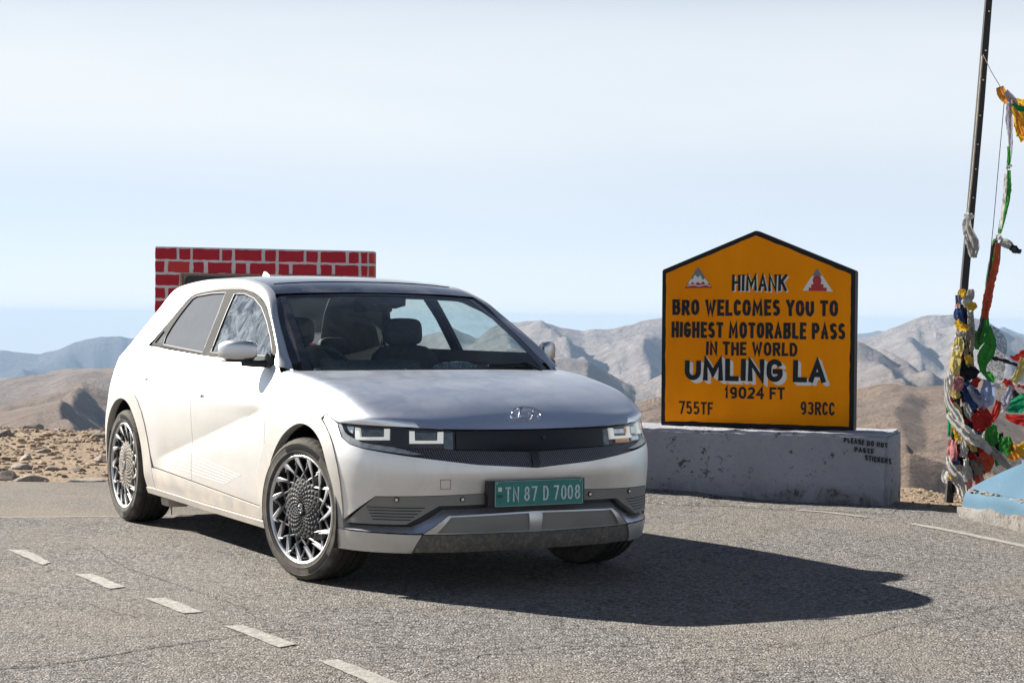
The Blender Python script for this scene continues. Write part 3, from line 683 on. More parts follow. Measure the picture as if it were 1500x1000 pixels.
# ---- windscreen and greenhouse
def wsbase(y): w=abs(y)/.754;return np.array([-.20-.166*w**2,y,1.050+.022*w**2])
def wstop(y): w=abs(y)/.618;return np.array([-.995-.069*w**2,y,1.500-.018*w**2])
def WS(s,t,inset=0):       # s -1..1 across (right is -1), t 0..1 up
    a=wsbase(.754*s);b=wstop(.618*s);p=a+(b-a)*t;n=np.array([.52,0,.85]);return p+n*(.030*4*t*(1-t)*(1-.3*s*s)-inset)
def wsgrid(s0,s1,t0,t1,ns,nt,inset=0): return [WS(s0+(s1-s0)*j/ns,t0+(t1-t0)*i/nt,inset) for i in range(nt+1) for j in range(ns+1)]
ns,nt=40,18
glass=mesh_obj('windscreen',wsgrid(-.965,.965,.0,.985,ns,nt),grid_faces(nt+1,ns+1),M['windshield'],CAR,smooth=True)
for (a,b,c,d) in ((-1.0,-.945,0,1),(.945,1.0,0,1),(-1,1,.955,1.0)):
    mesh_obj('windscreen_border',wsgrid(a,b,c,d,8 if b-a<1 else 40,14 if b-a<1 else 3,-.002),grid_faces(15 if b-a<1 else 4,9 if b-a<1 else 41),M['gloss'],glass,smooth=True)
gz=lambda z:np.interp(z,[1.0,1.08,1.12,1.2,1.3,1.4,1.5,1.55,1.6],[.905,.876,.856,.818,.772,.722,.668,.63,.55])
def S(xz,off=0):
    xz=np.atleast_2d(xz);x=xz[:,0];z=xz[:,1];y=gz(z)-.03*np.clip(-2.3-x,0,2)**1.3*.6-off;return np.c_[x,-y,z]
dlo=[(-2.754,1.171),(-2.658,1.261),(-2.549,1.363),(-2.44,1.462),(-2.37,1.488),(-2.186,1.505),(-1.823,1.517),(-1.581,1.515),(-1.373,1.500),(-1.203,1.473),(-1.042,1.428),(-.865,1.350),(-.672,1.246),(-.530,1.160),(-.500,1.112),(-1.068,1.118),(-1.543,1.120),(-2.179,1.146)]
rg=[(-2.502,1.172),(-2.528,1.219),(-2.505,1.28),(-2.45,1.365),(-2.36,1.465),(-2.30,1.481),(-2.043,1.496),(-1.80,1.498),(-1.744,1.361),(-1.70,1.138),(-2.052,1.153)]
fg=[(-1.565,1.140),(-1.595,1.288),(-1.622,1.41),(-1.640,1.490),(-1.467,1.489),(-1.268,1.460),(-1.074,1.406),(-.886,1.325),(-.732,1.243),(-.610,1.165),(-.590,1.140),(-1.087,1.138)]
fq=[(-2.700,1.182),(-2.62,1.258),(-2.56,1.25),(-2.545,1.178)]
shr=lambda L,k:[tuple(np.array(p)*(1-k)+np.mean(np.array(L),0)*k) for p in L]
Sf=lambda xz:S(xz,.0)
fr_,fr2=panel('window_frame',dlo,Sf,M['frame'],CAR,.03,holes=[rg,fg,fq],lip=.016,mirror=True,far=M['gloss'])
Sg=lambda xz:S(xz,.010)
panel('door_glass',fg,Sg,M['side_smear'],CAR,.05,lip=0,mirror=True,far=M['side_far'])
panel('door_glass',rg,Sg,M['side_dusty'],CAR,.05,lip=0,mirror=True,far=M['side_far'])
panel('quarter_glass',fq,Sg,M['side_dusty'],CAR,.05,lip=0,mirror=True)
# black gaskets round the panes
for L in (rg,fg):
    for s in (1,-1):
        p=S(np.array(resamp(L,.05)),.006);p=p*[1,s,1];bm=bmesh.new();add_tube(bm,[*p,p[0],p[1]],.0065,6);bm_obj('window_gasket',bm,M['black'],fr_ if s==1 else fr2,smooth=True)
# body-colour strip from A-pillar over the roof rail to the C-pillar
L1=[(-.445,1.085),(-.505,1.118),(-.530,1.160),(-.672,1.248),(-.865,1.352),(-1.042,1.430),(-1.203,1.475),(-1.373,1.502),(-1.581,1.517),(-1.823,1.519),(-2.186,1.507),(-2.37,1.490),(-2.44,1.464),(-2.549,1.365),(-2.658,1.263),(-2.757,1.170)]
L1p=S(np.array(L1),-.001)
L2p=np.array([(-.385,.80,1.066),(-.435,.790,1.105),(-.50,.778,1.14),(-.635,.752,1.228),(-.815,.712,1.337),(-.975,.668,1.447),(-1.085,.635,1.497),(-1.23,.618,1.538),(-1.42,.602,1.563),(-1.65,.596,1.581),(-2.2,.590,1.590),(-2.75,.58,1.565),(-3.03,.575,1.530),(-3.28,.61,1.390),(-3.49,.66,1.215),(-3.69,.715,1.045)]);L2p[:,1]*=-1
K=len(L1);t=np.linspace(0,K-1,(K-1)*4+1)
def sp(Lp): 
    return np.array([pchip(np.arange(K),Lp[:,j])(t) for j in range(3)]).T
a1=sp(L1p);a2=sp(L2p);rows=[]
nb=10
for i in range(len(t)):
    fr=t[i]/(K-1);mid=(a1[i]+a2[i])/2
    if fr<.85:b=.018+.012*min(1,fr*2)
    else:b=.03+.045*(fr-.85)/.15
    ctrl=mid+np.array([.25*(fr<.45),-1,.75])*b*1.5
    rows.append([(1-s)**2*a1[i]+2*s*(1-s)*ctrl+s*s*a2[i] for s in np.linspace(0,1,nb)])
rows=np.array(rows)
# last row lies on the quarter panel's top edge
for i in range(len(t)):
    w=np.clip((t[i]-(K-3))/2,0,1)
    if w>0:
        q=W(np.array([(ux(x),TZ(x)+.002) for x in np.linspace(-2.757,-3.70,nb)]))
        # blend towards that edge
        rows[i]=rows[i]*(1-w)+(q*(w))+0
for s in (1,-1):
    v=(rows*[1,s,1]).reshape(-1,3);mesh_obj('roof_rail',v,[g if s==1 else g[::-1] for g in grid_faces(len(t),nb)],M['paint'],CAR,smooth=True,sharp=40)
    cc=np.array([-1.7,0,.9])-rows;cc/=np.linalg.norm(cc,axis=2)[...,None];q=(rows+cc*.035)*[1,s,1];mesh_obj('pillar_lining',q.reshape(-1,3),grid_faces(len(t),nb),M['interior'],CAR,smooth=True)
# black strip between A-pillar and glass
e2=a2[:30]
for s in (1,-1):
    k=24;P=[]
    for i in range(k):
        p=a2[4+i];tt=np.clip((p[2]-1.066)/(1.49-1.066),0,1);q=WS(-1,tt);P.append((p*[1,s,1],q*[1,s,1]))
    v=[a for a,_ in P]+[(a+b)/2-np.array([.0,0,.008]) for a,b in P]+[b for _,b in P];mesh_obj('pillar_trim',v,grid_faces(3,k),M['gloss'],CAR,smooth=True)
# roof
rx=[-.985,-1.06,-1.16,-1.28,-1.42,-1.65,-1.9,-2.2,-2.5,-2.75,-3.05]
rzc=[1.503,1.530,1.556,1.577,1.592,1.607,1.614,1.615,1.606,1.592,1.560]
fx=sp(L2p)
RR=[]
for x,zc in zip(rx,rzc):
    xe=x-.075 if x>-1.1 else x-.06*max(0,(1.5+x)/.4) if x>-1.5 else x
    ye=float(np.interp(-xe,-a2[:,0],-a2[:,1]));ze=float(np.interp(-xe,-a2[:,0],a2[:,2]))
    RR.append([(x+(xe-x)*w*w,ye*w,zc+(ze-zc)*abs(w)**2.6) for w in np.linspace(-1,1,31)])
RR=refine(RR,4)
bm_v=RR.reshape(-1,3)
ROOF=mesh_obj('roof',bm_v,[g[::-1] for g in grid_faces(RR.shape[0],31)],M['roofglass'],CAR,smooth=True,sharp=30)
v=(RR*[1,.97,1]-[0,0,.035]).reshape(-1,3);mesh_obj('headlining',v,grid_faces(RR.shape[0],31),M['headlining'],CAR,smooth=True)
# seam line across the roof front
p=[];
for w in np.linspace(-.97,.97,25):
    q=RR[9][int(round((w+1)/2*30))];p.append(q+np.array([0,0,.001]))
tube('roof_seam',RR[10][1:-1]+[0,0,.0005],.0035,M['black'],ROOF,6)
# antenna fin
bm=bmesh.new();P=[(-2.75,0,1.59),(-2.85,0,1.585),(-2.90,0,1.585),(-2.92,0,1.60),(-2.90,0,1.665),(-2.86,0,1.67)]
for s in (-1,1):
    pass
vv=[];
for (x,z,w) in ((-2.66,1.590,.004),(-2.74,1.615,.018),(-2.84,1.658,.012),(-2.88,1.662,.008),(-2.90,1.64,.012),(-2.905,1.585,.02)):
    vv.append([bm.verts.new((x,-w,min(z,1.60))),bm.verts.new((x,-w*.35,z)),bm.verts.new((x,w*.35,z)),bm.verts.new((x,w,min(z,1.60)))])
for i in range(len(vv)-1):
    for k in range(3): bm.faces.new((vv[i][k],vv[i][k+1],vv[i+1][k+1],vv[i+1][k]))
bm_obj('antenna_fin',bm,M['paint'],ROOF,smooth=True,sharp=50)
# hatch glass and tail
hr=[(.545,-3.02,1.545),(.575,-3.22,1.40),(.62,-3.43,1.215),(.67,-3.63,1.045)]
v=[]
for (ye,x,z) in hr:
    for w in np.linspace(-1,1,15): v.append((x-.05*(1-w*w),ye*w,z+.015*(1-w*w)))
mesh_obj('rear_glass',v,grid_faces(4,15),M['side_far'],CAR,smooth=True)
v=[]
for (x,z,ye) in ((-3.69,1.06,.72),(-3.74,1.045,.73),(-3.70,1.03,.74)):
    for w in np.linspace(-1,1,15): v.append((x-.05*(1-w*w),ye*w,z))
mesh_obj('tail_spoiler',v,grid_faces(3,15),M['paint'],CAR,smooth=True)
# ---- interior
def pad(name,c,s,rot,m,parent,sub=2,p=2.6):
    bm=bmesh.new();bmesh.ops.create_cube(bm,size=2);bmesh.ops.subdivide_edges(bm,edges=bm.edges[:],cuts=5,use_grid_fill=True)
    Rm=Matrix.Rotation(R(rot),3,'Y')
    for q in bm.verts:
        l=(abs(q.co.x)**4+abs(q.co.y)**4+abs(q.co.z)**4)**.25;d=q.co/l;q.co=Rm@Vector((d.x*s[0],d.y*s[1],d.z*s[2]))+Vector(c)
    return bm_obj(name,bm,m,parent,smooth=True)
for y in (-.36,.36):
    st=pad('seat',(-1.38,y,.86),(.07,.24,.34),-14,M['seat'],CAR);pad('headrest',(-1.46,y,1.27),(.045,.125,.085),-8,M['seat'],st)
    pad('seat_cushion',(-1.12,y,.55),(.28,.25,.09),0,M['seat'],st)
rs=pad('rear_seat',(-2.55,0,.82),(.08,.62,.30),-18,M['seat'],CAR)
for y in (-.42,0,.42): pad('headrest',(-2.66,y,1.16),(.04,.11,.06),-8,M['seat'],rs)
v=[];n=21
for (x,z) in ((-.18,1.02),(-.45,1.045),(-.78,1.035),(-.86,.98),(-.84,.70)):
    for k in range(n):
        y=-.78+1.56*k/(n-1);v.append((x-.08*(y/.78)**2*(x>-.5),y,z+(.028*math.exp(-((y+.36)/.2)**2) if x<-.4 and z>.9 else 0)))
mesh_obj('dashboard',v,grid_faces(5,n),M['interior'],CAR,smooth=True,sharp=40)
box('display_screen',(-.80,-.15,1.06),(.02,.62,.11),M['gloss'],CAR,Matrix.Rotation(R(-12),3,'Y'),.004)
tilt=Matrix.Rotation(R(-24),3,'Y')
pts=[Vector((-.98,-.37,1.02))+tilt@Vector((0,.185*math.cos(a),.178*math.sin(a))) for a in np.linspace(0,2*math.pi,41)]
swl=tube('steering_wheel',pts,.014,M['seat'],CAR,8)
bm=bmesh.new();add_tube(bm,[Vector((-.98,-.37,1.02))+tilt@Vector((0,-.17,0)),Vector((-.965,-.37,1.02)),Vector((-.98,-.37,1.02))+tilt@Vector((0,.17,0))],.018);add_tube(bm,[Vector((-.97,-.37,1.02)),Vector((-.98,-.37,1.02))+tilt@Vector((0,0,-.17))],.018);add_box(bm,(-.97,-.37,1.02),(.04,.12,.09),tilt,.015)
bm_obj('wheel_hub',bm,M['silver'],swl,smooth=True,sharp=40)
bm=bmesh.new();add_box(bm,(-1.12,0,1.425),(.035,.25,.07),Matrix.Rotation(R(8),3,'Y'),.015);add_tube(bm,[(-1.10,0,1.46),(-1.07,0,1.50)],.02)
bm_obj('rear_view_mirror',bm,M['black'],CAR,smooth=True,sharp=40)
bm=bmesh.new();vv=[bm.verts.new(p) for p in [(-1.0,-.16,1.485),(-1.0,.16,1.485),(-.88,.10,1.428),(-.88,-.10,1.428),(-1.10,-.14,1.44),(-1.10,.14,1.44),(-.93,.06,1.41),(-.93,-.06,1.41)]]
for q in ((0,1,2,3),(4,5,6,7),(0,1,5,4),(2,3,7,6),(0,3,7,4),(1,2,6,5)): bm.faces.new([vv[i] for i in q])
bm_obj('sensor_housing',bm,M['interior'],CAR)
# bits lying on the dashboard
bm=bmesh.new();bmesh.ops.create_uvsphere(bm,u_segments=14,v_segments=8,radius=1,matrix=Matrix.Translation((-.62,.30,1.075))@Matrix.Diagonal((.06,.15,.035,1)))
o=bm_obj('plastic_bag',bm,glass_mat('clear_film',.5,(.5,.6,.65),(.8,.88,.9),30,.4,.7,.1));tag(o,'crumpled clear plastic packet lying on the dashboard behind the windscreen','plastic packet');o.parent=None;o.matrix_world=CAR.matrix_basis.copy()
for y0,y1,zz in ((.30,-.30,0),(-.38,-.72,0)): pass
# wipers
def wsline(s0,t0,s1,t1,n=9,up=.012): return [WS(s0+(s1-s0)*i/n,t0+(t1-t0)*i/n,-up) for i in range(n+1)]
tube('wiper',wsline(-.28,.02,.88,.035),.010,M['black'],CAR,6);tube('wiper',[(-.25,.66,1.065)]+wsline(.80,.035,.20,.09,5,.03)[:1]+wsline(.78,.05,.42,.045,5,.02),.008,M['black'],CAR,6)
# ---- mirrors
for s in (-1,1):
    mr=empty('side_mirror',(0,0,0),0,CAR)
    prof=[(.905,.030,.045),(.93,.052,.060),(.98,.062,.067),(1.03,.062,.066),(1.07,.052,.057),(1.095,.034,.040),(1.105,.012,.016)]
    def mrow(y,rxx,rzz,za=None):
        yy=.905+(y-.905)*.80;cx_=-.675-.90*(yy-.905);cz=1.168
        o=[]
        for k in range(28):
            a=2*math.pi*k/28;c,s_=math.cos(a),math.sin(a);e=.62
            X=math.copysign(abs(c)**e,c);Z=math.copysign(abs(s_)**e,s_);o.append((cx_+rxx*.9*X,s*yy,cz+rzz*.90*Z))
        return o
    v=[p for r in prof for p in mrow(*r)];f=grid_faces(len(prof),28,wrap=True);f.append(tuple(range(28))[::-1]);f.append(tuple(len(v)-28+k for k in range(28)))
    o=mesh_obj('mirror_cap',v,f,M['cap'],mr,smooth=True,sharp=50)
    v=[(x*1.0,y,(z-1.168)*.10+1.110) if True else 0 for (x,y,z) in v];v=[((x-(-.70))*1.04-.70,y,z) for x,y,z in v];mesh_obj('mirror_base',v,f,M['black'],mr,smooth=True,sharp=50)
    bm=bmesh.new();add_tube(bm,[(-.60,s*.845,1.105),(-.60,s*.875,1.10),(-.64,s*.93,1.098),(-.68,s*.98,1.10)],[.03,.028,.022,.018],10,flat=.8)
    bmesh.ops.create_uvsphere(bm,u_segments=14,v_segments=10,radius=1,matrix=Matrix.Translation((-.585,s*.858,1.118))@Matrix.Diagonal((.055,.022,.045,1)))
    bm_obj('mirror_arm',bm,M['black'],mr,smooth=True)
    v=[(-.728-.90*(y-.905),s*y,1.168+z) for y,z in ((.925,-.042),(1.04,-.036),(1.04,.036),(.925,.042))]
    mesh_obj('mirror_glass',v,[(0,1,2,3)],M['chrome'],mr)
# ---- flush handles
for x0,z0,par,parb in ((-1.47,.912,door1,door1b),(-2.53,.975,door2,door2b)):
    for s in (1,-1):
        sl=-.055
        hp=[(ux(x0-.10),z0+.014+.1*.06),(ux(x0+.10),z0+.014-.1*.06),(ux(x0+.10),z0+.009-.1*.06),(ux(x0-.10),z0+.009+.1*.06)]
        o=panel('handle_gap',hp,W,M['clad'],par if s==1 else parb,.03,lip=.0,off=.0012)
        hp2=[(ux(x0-.02),z0-.012),(ux(x0+.055),z0-.022),(ux(x0-.02),z0-.032)]
        o2=panel('handle_recess',hp2,W,M['black'],par if s==1 else parb,.03,lip=.0,off=.0016)
        if s==-1:
            for q in (o,o2):
                for vv in q.data.vertices: vv.co.y*=-1
# ---- small things on the nose
def on_front(u,z,off=0): 
    p=W([(u,z)])[0];q=W([(u+1e-3,z)])[0];r=W([(u,z+1e-3)])[0];n=np.cross(q-p,r-p);n/=np.linalg.norm(n)
    if n[0]<0:n=-n
    return Vector(p)+Vector(n)*off,Vector(n)
for u in (.735,.40,-.33,-.62):
    p,n=on_front(u,.472,-.004);bm=bmesh.new();mtx=Matrix.Translation(p)@n.to_track_quat('Z','Y').to_matrix().to_4x4()
    bmesh.ops.create_cone(bm,cap_ends=True,segments=18,radius1=.013,radius2=.013,depth=.012,matrix=mtx);o=bm_obj('parking_sensor',bm,M['black'],trim,smooth=True,sharp=40)
    bm=bmesh.new();bmesh.ops.create_cone(bm,cap_ends=True,segments=18,radius1=.009,radius2=.008,depth=.017,matrix=mtx);bm_obj('parking_sensor',bm,M['chrome'],trim,smooth=True,sharp=40)
q=[(.518,.571),(.468,.571),(.466,.525),(.516,.525)]
P=[on_front(*a,off=.001)[0] for a in q];tube('tow_eye_cover',[*P,P[0]],.0018,M['clad'],CAR,4)
# number plate on its holder
PY0,PY1=-.262,.262
po=Vector((.868,0,.497));
bm=bmesh.new();add_box(bm,(.862,-.01,.497),(.04,.55,.128),None,.004);holder=bm_obj('plate_holder',bm,M['black'],CAR)
px_=.886
bm=bmesh.new();add_box(bm,(px_,0,.497),(.004,.505,.125),None,.0015);plate=bm_obj('number_plate',bm,simple('plate_green',(.012,.20,.165),.45,.0,.2,var=.15,scale=12),CAR)
fx_=px_+.0025
wp=simple('plate_letters',(.52,.60,.62),.4,.2,var=.25,scale=60)
PP=lambda x,z,d: Vector((fx_+d,x,z))
def plt(s,y,w,z0=.4575,h=.072,th=.0085,m=wp): brush('plate_lettering',s,y-w/2,z0,w,h,th,m,plate,PP,.0,.0010)
for s,y,w in (('T',-.178,.030),('N',-.134,.034),('8',-.072,.031),('7',-.029,.031),('D',.036,.031),('7',.096,.031),('0',.139,.030),('0',.177,.030),('8',.219,.031)): plt(s,y,w)
dk=simple('plate_dark_print',(.01,.05,.09),.5)
for s,y,w in (('I',-.239,.004),('N',-.229,.011),('D',-.215,.011)): plt(s,y,w,.478,.016,.003,dk)
box('plate_hologram',(fx_,-.224,.520),(.001,.020,.020),M['white_plastic'],plate)
for y in (-.240,.235): 
    bm=bmesh.new();bmesh.ops.create_icosphere(bm,subdivisions=2,radius=.004,matrix=Matrix.Translation((fx_,y,.548)));bm_obj('plate_screw',bm,M['white_plastic'],plate)
bm=bmesh.new()
for c,s in (((fx_,0,.5585),(.001,.50,.0015)),((fx_,0,.4355),(.001,.50,.0015)),((fx_,-.2505,.497),(.001,.0015,.1215)),((fx_,.2505,.497),(.001,.0015,.1215))): add_box(bm,c,s)
bm_obj('plate_border',bm,wp,plate)
# emblem: slanted H in an oval
def emblem(parent,M4,a,b,m,th=.004,rt=.006,name='emblem'):
    bm=bmesh.new()
    ring=[M4@Vector((a*math.cos(k),b*math.sin(k),0)) for k in np.linspace(0,2*math.pi,37)];add_tube(bm,ring,rt,6,cap=False)
    def cv(L,r): add_tube(bm,[M4@Vector((x*a,y*b,0)) for x,y in L],r,6)
    cv([(-.62,-.60),(-.55,-.25),(-.42,.25),(-.22,.88)],[rt*1.1]*4);cv([(.22,-.88),(.42,-.25),(.55,.25),(.62,.60)],[rt*1.1]*4)
    cv([(-.46,-.10),(-.15,-.02),(.15,.12),(.48,.16)],[rt*1.1]*4)
    return bm_obj(name,bm,m,parent,smooth=True)
sl_=Vector((-.055,0,.045)).normalized();nn=Vector((0,-1,0)).cross(sl_);nn=Vector((.63,0,.77))
ex=Vector((0,1,0));ey=Vector((-.60,0,.80)).normalized();ez=ex.cross(ey)
if ez.x<0: ez=-ez
M4=Matrix(((ex.x,ey.x,ez.x,.7465),(ex.y,ey.y,ez.y,0),(ex.z,ey.z,ez.z,.8815),(0,0,0,1)))
emblem(HOOD,M4,.080,.040,M['badge'],rt=.0042)
# ---- wheels
def build_wheel(steer,x,y,hubmat,dirty,first):
    wh=empty('wheel',(x,y,.369),0,CAR);wh.rotation_euler=(0,R(first),steer)
    # tyre (axis Y, outer side is -y)
    T=.1275
    prof=[(.262,-.105),(.278,-.116),(.284,-.1225),(.289,-.1225),(.290,-.125),(.297,-.1262),(.300,-.1285),(.303,-.1270),(.318,-.1285),(.336,-.1268),(.338,-.1285),(.341,-.1255),(.352,-.119),(.3625,-.106)]
    tr=[]
    xs=[-.106,-.078,-.070,-.070,-.062,-.062,-.028,-.028,-.020,-.020,.020,.020,.028,.028,.062,.062,.070,.106]
    for (o,d) in ((-.095,.001),(-.074,0),(-.0735,.008),(-.062,.008),(-.0615,0),(-.026,-.001),(-.0255,.008),(-.014,.008),(-.0135,-.001),(.0135,-.001),(.014,.008),(.0255,.008),(.026,-.001),(.0615,0),(.062,.008),(.0735,.008),(.074,0),(.095,.001)):
        tr.append((.369-d-.8*(o/.12)**4*.006,o))
    prof=prof+tr+[(a,-b) for a,b in prof[::-1]]
    # tread blocks: radial modulation of the shoulder
    v=[];n=150
    for r,h in prof:
        for k in range(n):
            a=2*math.pi*k/n;rr=r
            if abs(h)>.074 and abs(h)<.112 and r>.352: rr=r-(.0055 if k%3==0 else 0)
            v.append((rr*math.cos(a),h,rr*math.sin(a)))
    ty=mesh_obj('tyre',v,[f[::-1] for f in grid_faces(len(prof),n,wrap=True)],M['tyre'],wh,smooth=True,sharp=38)
    for a0,a1 in ((-1.15,-.55),(1.15,2.1)):
        v=[];k=30
        for r,h in ((.305,-.1284),(.318,-.1298),(.333,-.1284)):
            for i in range(k): a=a0+(a1-a0)*i/(k-1)+math.pi/2*0;v.append((r*math.cos(a),h,r*math.sin(a)))
        mesh_obj('tyre_sidewall_mark',v,grid_faces(3,k),M['tyre_band'],wh,smooth=True)
    # rim
    rim=lathe('rim',[(.280,-.112),(.280,-.119),(.277,-.1215),(.270,-.119),(.265,-.113),(.2645,-.108)],M['rim_dust'] if dirty else M['rim_bright'],wh,96,35)
    lathe('rim_inner',[(.2645,-.109),(.256,-.095),(.246,-.07),(.235,.06),(.24,.10),(.26,.11)],M['black'],wh,64,35)
    lathe('brake_disc',[(.03,-.020),(.165,-.020),(.168,-.012),(.168,.0),(.03,.0)],M['disc'],wh,48,30)
    lathe('rim_barrel',[(.0,.045),(.20,.05),(.228,.0)],M['black'],wh,32,60)
    NS=15;bm=bmesh.new();bm2=bmesh.new()
    def bar(bmx,r0,a0,w0,r1,a1,w1,y0,y1,dp=.022):
        p0=Vector((r0*math.cos(a0),y0,r0*math.sin(a0)));p1=Vector((r1*math.cos(a1),y1,r1*math.sin(a1)));d=(p1-p0).normalized();sd_=d.cross(Vector((0,1,0))).normalized()
        q=[]
        for p,w in ((p0,w0),(p1,w1)):
            q.append([bmx.verts.new(p+sd_*w/2),bmx.verts.new(p+sd_*w*.2+Vector((0,-.004,0))),bmx.verts.new(p-sd_*w/2),bmx.verts.new(p-sd_*w/2+Vector((0,dp,0))),bmx.verts.new(p+sd_*w/2+Vector((0,dp,0)))])
        for k in range(5): bmx.faces.new((q[0][k],q[0][(k+1)%5],q[1][(k+1)%5],q[1][k]))
        bmx.faces.new(q[0][::-1]);bmx.faces.new(q[1])
    for i in range(NS):
        a=2*math.pi*i/NS
        bar(bm2,.266,a+.24,.010,.150,a-.24,.010,-.108,-.102,.007)     # two families of ribs cross like a basket
        bar(bm2,.266,a-.24,.0095,.150,a+.24,.0095,-.107,-.101,.007)
        bar(bm,.270,a+.22,.034,.190,a-.06,.004,-.1145,-.110,.006)     # bright wedges on the outer half of one family
        bar(bm,.270,a-.235,.015,.232,a-.12,.004,-.1135,-.110,.005)
    bmesh.ops.recalc_face_normals(bm,faces=bm.faces[:]);bmesh.ops.recalc_face_normals(bm2,faces=bm2.faces[:])
    bm_obj('spoke_face',bm,M['rim_dust'] if dirty else M['rim_bright'],wh);bm_obj('spoke_lattice',bm2,M['lattice_dust'] if dirty else M['lattice'],wh)
    # faceted centre cover
    NN=20;rad=[.032,.043,.055,.068,.082,.097,.113,.130,.148,.168]
    bm=bmesh.new();ring=[]
    hgt=lambda r:-.116+.0*r+.9*(r-.03)**2
    for k,r in enumerate(rad): ring.append([bm.verts.new((r*math.cos(2*math.pi*(j+.5*(k%2))/NN),hgt(r),r*math.sin(2*math.pi*(j+.5*(k%2))/NN))) for j in range(NN)])
    for k in range(len(rad)-2):
        for j in range(NN):
            if k%2==0: A,B,C_,D=ring[k][j],ring[k+1][j],ring[k+2][j],ring[k+1][(j-1)%NN]
            else: A,B,C_,D=ring[k][j],ring[k+1][(j+1)%NN],ring[k+2][j],ring[k+1][j]
            c=(A.co+B.co+C_.co+D.co)/4;ap=bm.verts.new(c+Vector((0,-.0055 if k>1 else -.004,0)))
            for p,q in ((A,B),(B,C_),(C_,D),(D,A)): bm.faces.new((p,q,ap))
    # star tips and back plate
    back=[bm.verts.new((.155*math.cos(2*math.pi*j/40),-.088,.155*math.sin(2*math.pi*j/40))) for j in range(40)];bm.faces.new(back)
    bmesh.ops.recalc_face_normals(bm,faces=bm.faces[:])
    bm_obj('hub_cover',bm,hubmat,wh)
    lathe('hub_cap',[(.0,-.1225),(.026,-.122),(.031,-.118),(.031,-.105)],hubmat,wh,32,30)
    M5=Matrix(((1,0,0,0),(0,0,-1,-.1235),(0,1,0,0),(0,0,0,1)))@Matrix.Rotation(R(-first),4,'Z')
    emblem(wh,M5,.024,.0165,M['chrome'],rt=.0018,name='hub_emblem')
    return wh
w1=build_wheel(R(12.5),.0,-.805,M['rim_dark'],False,8)
w2=build_wheel(0,-3.035,-.795,M['rim_dark_dust'],True,20)
def copy_tree(o,parent=None):
    c=o.copy();COL.objects.link(c);c.parent=parent
    for ch in list(o.children): copy_tree(ch,c)
    return c
w3=copy_tree(w1,CAR);w3.location=(.0,.805,.369);w3.rotation_euler=(0,0,math.pi+R(12.5))
w4=copy_tree(w2,CAR);w4.location=(-3.035,.795,.369);w4.rotation_euler=(0,0,math.pi)
# wiper/washer and camera dots on the lens panel
p,n=on_front(-.07,.765,-.003);bm=bmesh.new();bmesh.ops.create_cone(bm,cap_ends=True,segments=16,radius1=.012,radius2=.010,depth=.006,matrix=Matrix.Translation(p)@n.to_track_quat('Z','Y').to_matrix().to_4x4());bm_obj('front_camera',bm,M['black'],CAR,smooth=True,sharp=40)

# ---------------------------------------------------------------- ground, road, mountains
def asphalt_mat(name,pale,dark,scale=70,pits=.5,warm=.0):
    """rolled chippings: pale worn stone tops with dark gaps and pits between them"""
    t=NT(name);c=t.co();v=t.node('ShaderNodeTexVoronoi',{'Vector':c,'Scale':scale,'Randomness':1});v2=t.node('ShaderNodeTexVoronoi',{'Vector':c,'Scale':scale,'Randomness':1},feature='DISTANCE_TO_EDGE')
    sep=t.node('ShaderNodeSeparateColor',{'Color':v.outputs['Color']})
    n=t.noise(.7,5,.6,c);n2=t.noise(5,4,.6,c);n3=t.noise(scale*.42,3,.6,c);n4=t.noise(scale*1.6,2,.6,c)
    stone=t.mix(t.ramp(sep.outputs[0],0,1),tuple(k*.62 for k in pale),tuple(min(1,k*1.30) for k in pale))
    stone=t.mix(t.ramp(sep.outputs[1],.90,.97,0,.7),stone,(.48,.47,.45))
    stone=t.mix(t.ramp(sep.outputs[2],.86,.9,0,.8),stone,tuple(k*.30 for k in pale))
    gap=t.ramp(v2.outputs['Distance'],.03,.14,.75,0)
    pit=t.ramp(t.math('ADD',t.math('MULTIPLY',n3,.75),t.math('MULTIPLY',n2,.25)),pits,pits+.13,0,.92)
    col=t.mix(gap,stone,dark);col=t.mix(pit,col,dark)
    tr=t.noise(.55,4,.55,t.co((2.6,.35,1)));col=t.mix(t.ramp(tr,.50,.68,0,.38),col,tuple(k*.62 for k in pale));col=t.mix(t.ramp(n,.42,.72,0,.40+warm),col,(.28,.235,.185));col=t.mix(t.ramp(n2,.58,.8,0,.22),col,tuple(k*.45 for k in pale))
    h=t.math('SUBTRACT',t.math('ADD',t.ramp(v2.outputs['Distance'],0,.3,0,.8),t.math('MULTIPLY',n4,.4)),t.math('MULTIPLY',pit,1.1))
    return t.done(t.bsdf(Base_Color=col,Roughness=.93,Specular_IOR_Level=.2,Normal=t.bump(h,.85,.006)))
M['asphalt']=asphalt_mat('asphalt_chippings',(.290,.272,.250),(.034,.033,.032),66,.505)
M['asphalt_old']=asphalt_mat('old_dusty_asphalt',(.26,.235,.205),(.08,.073,.065),95,.60,.3)
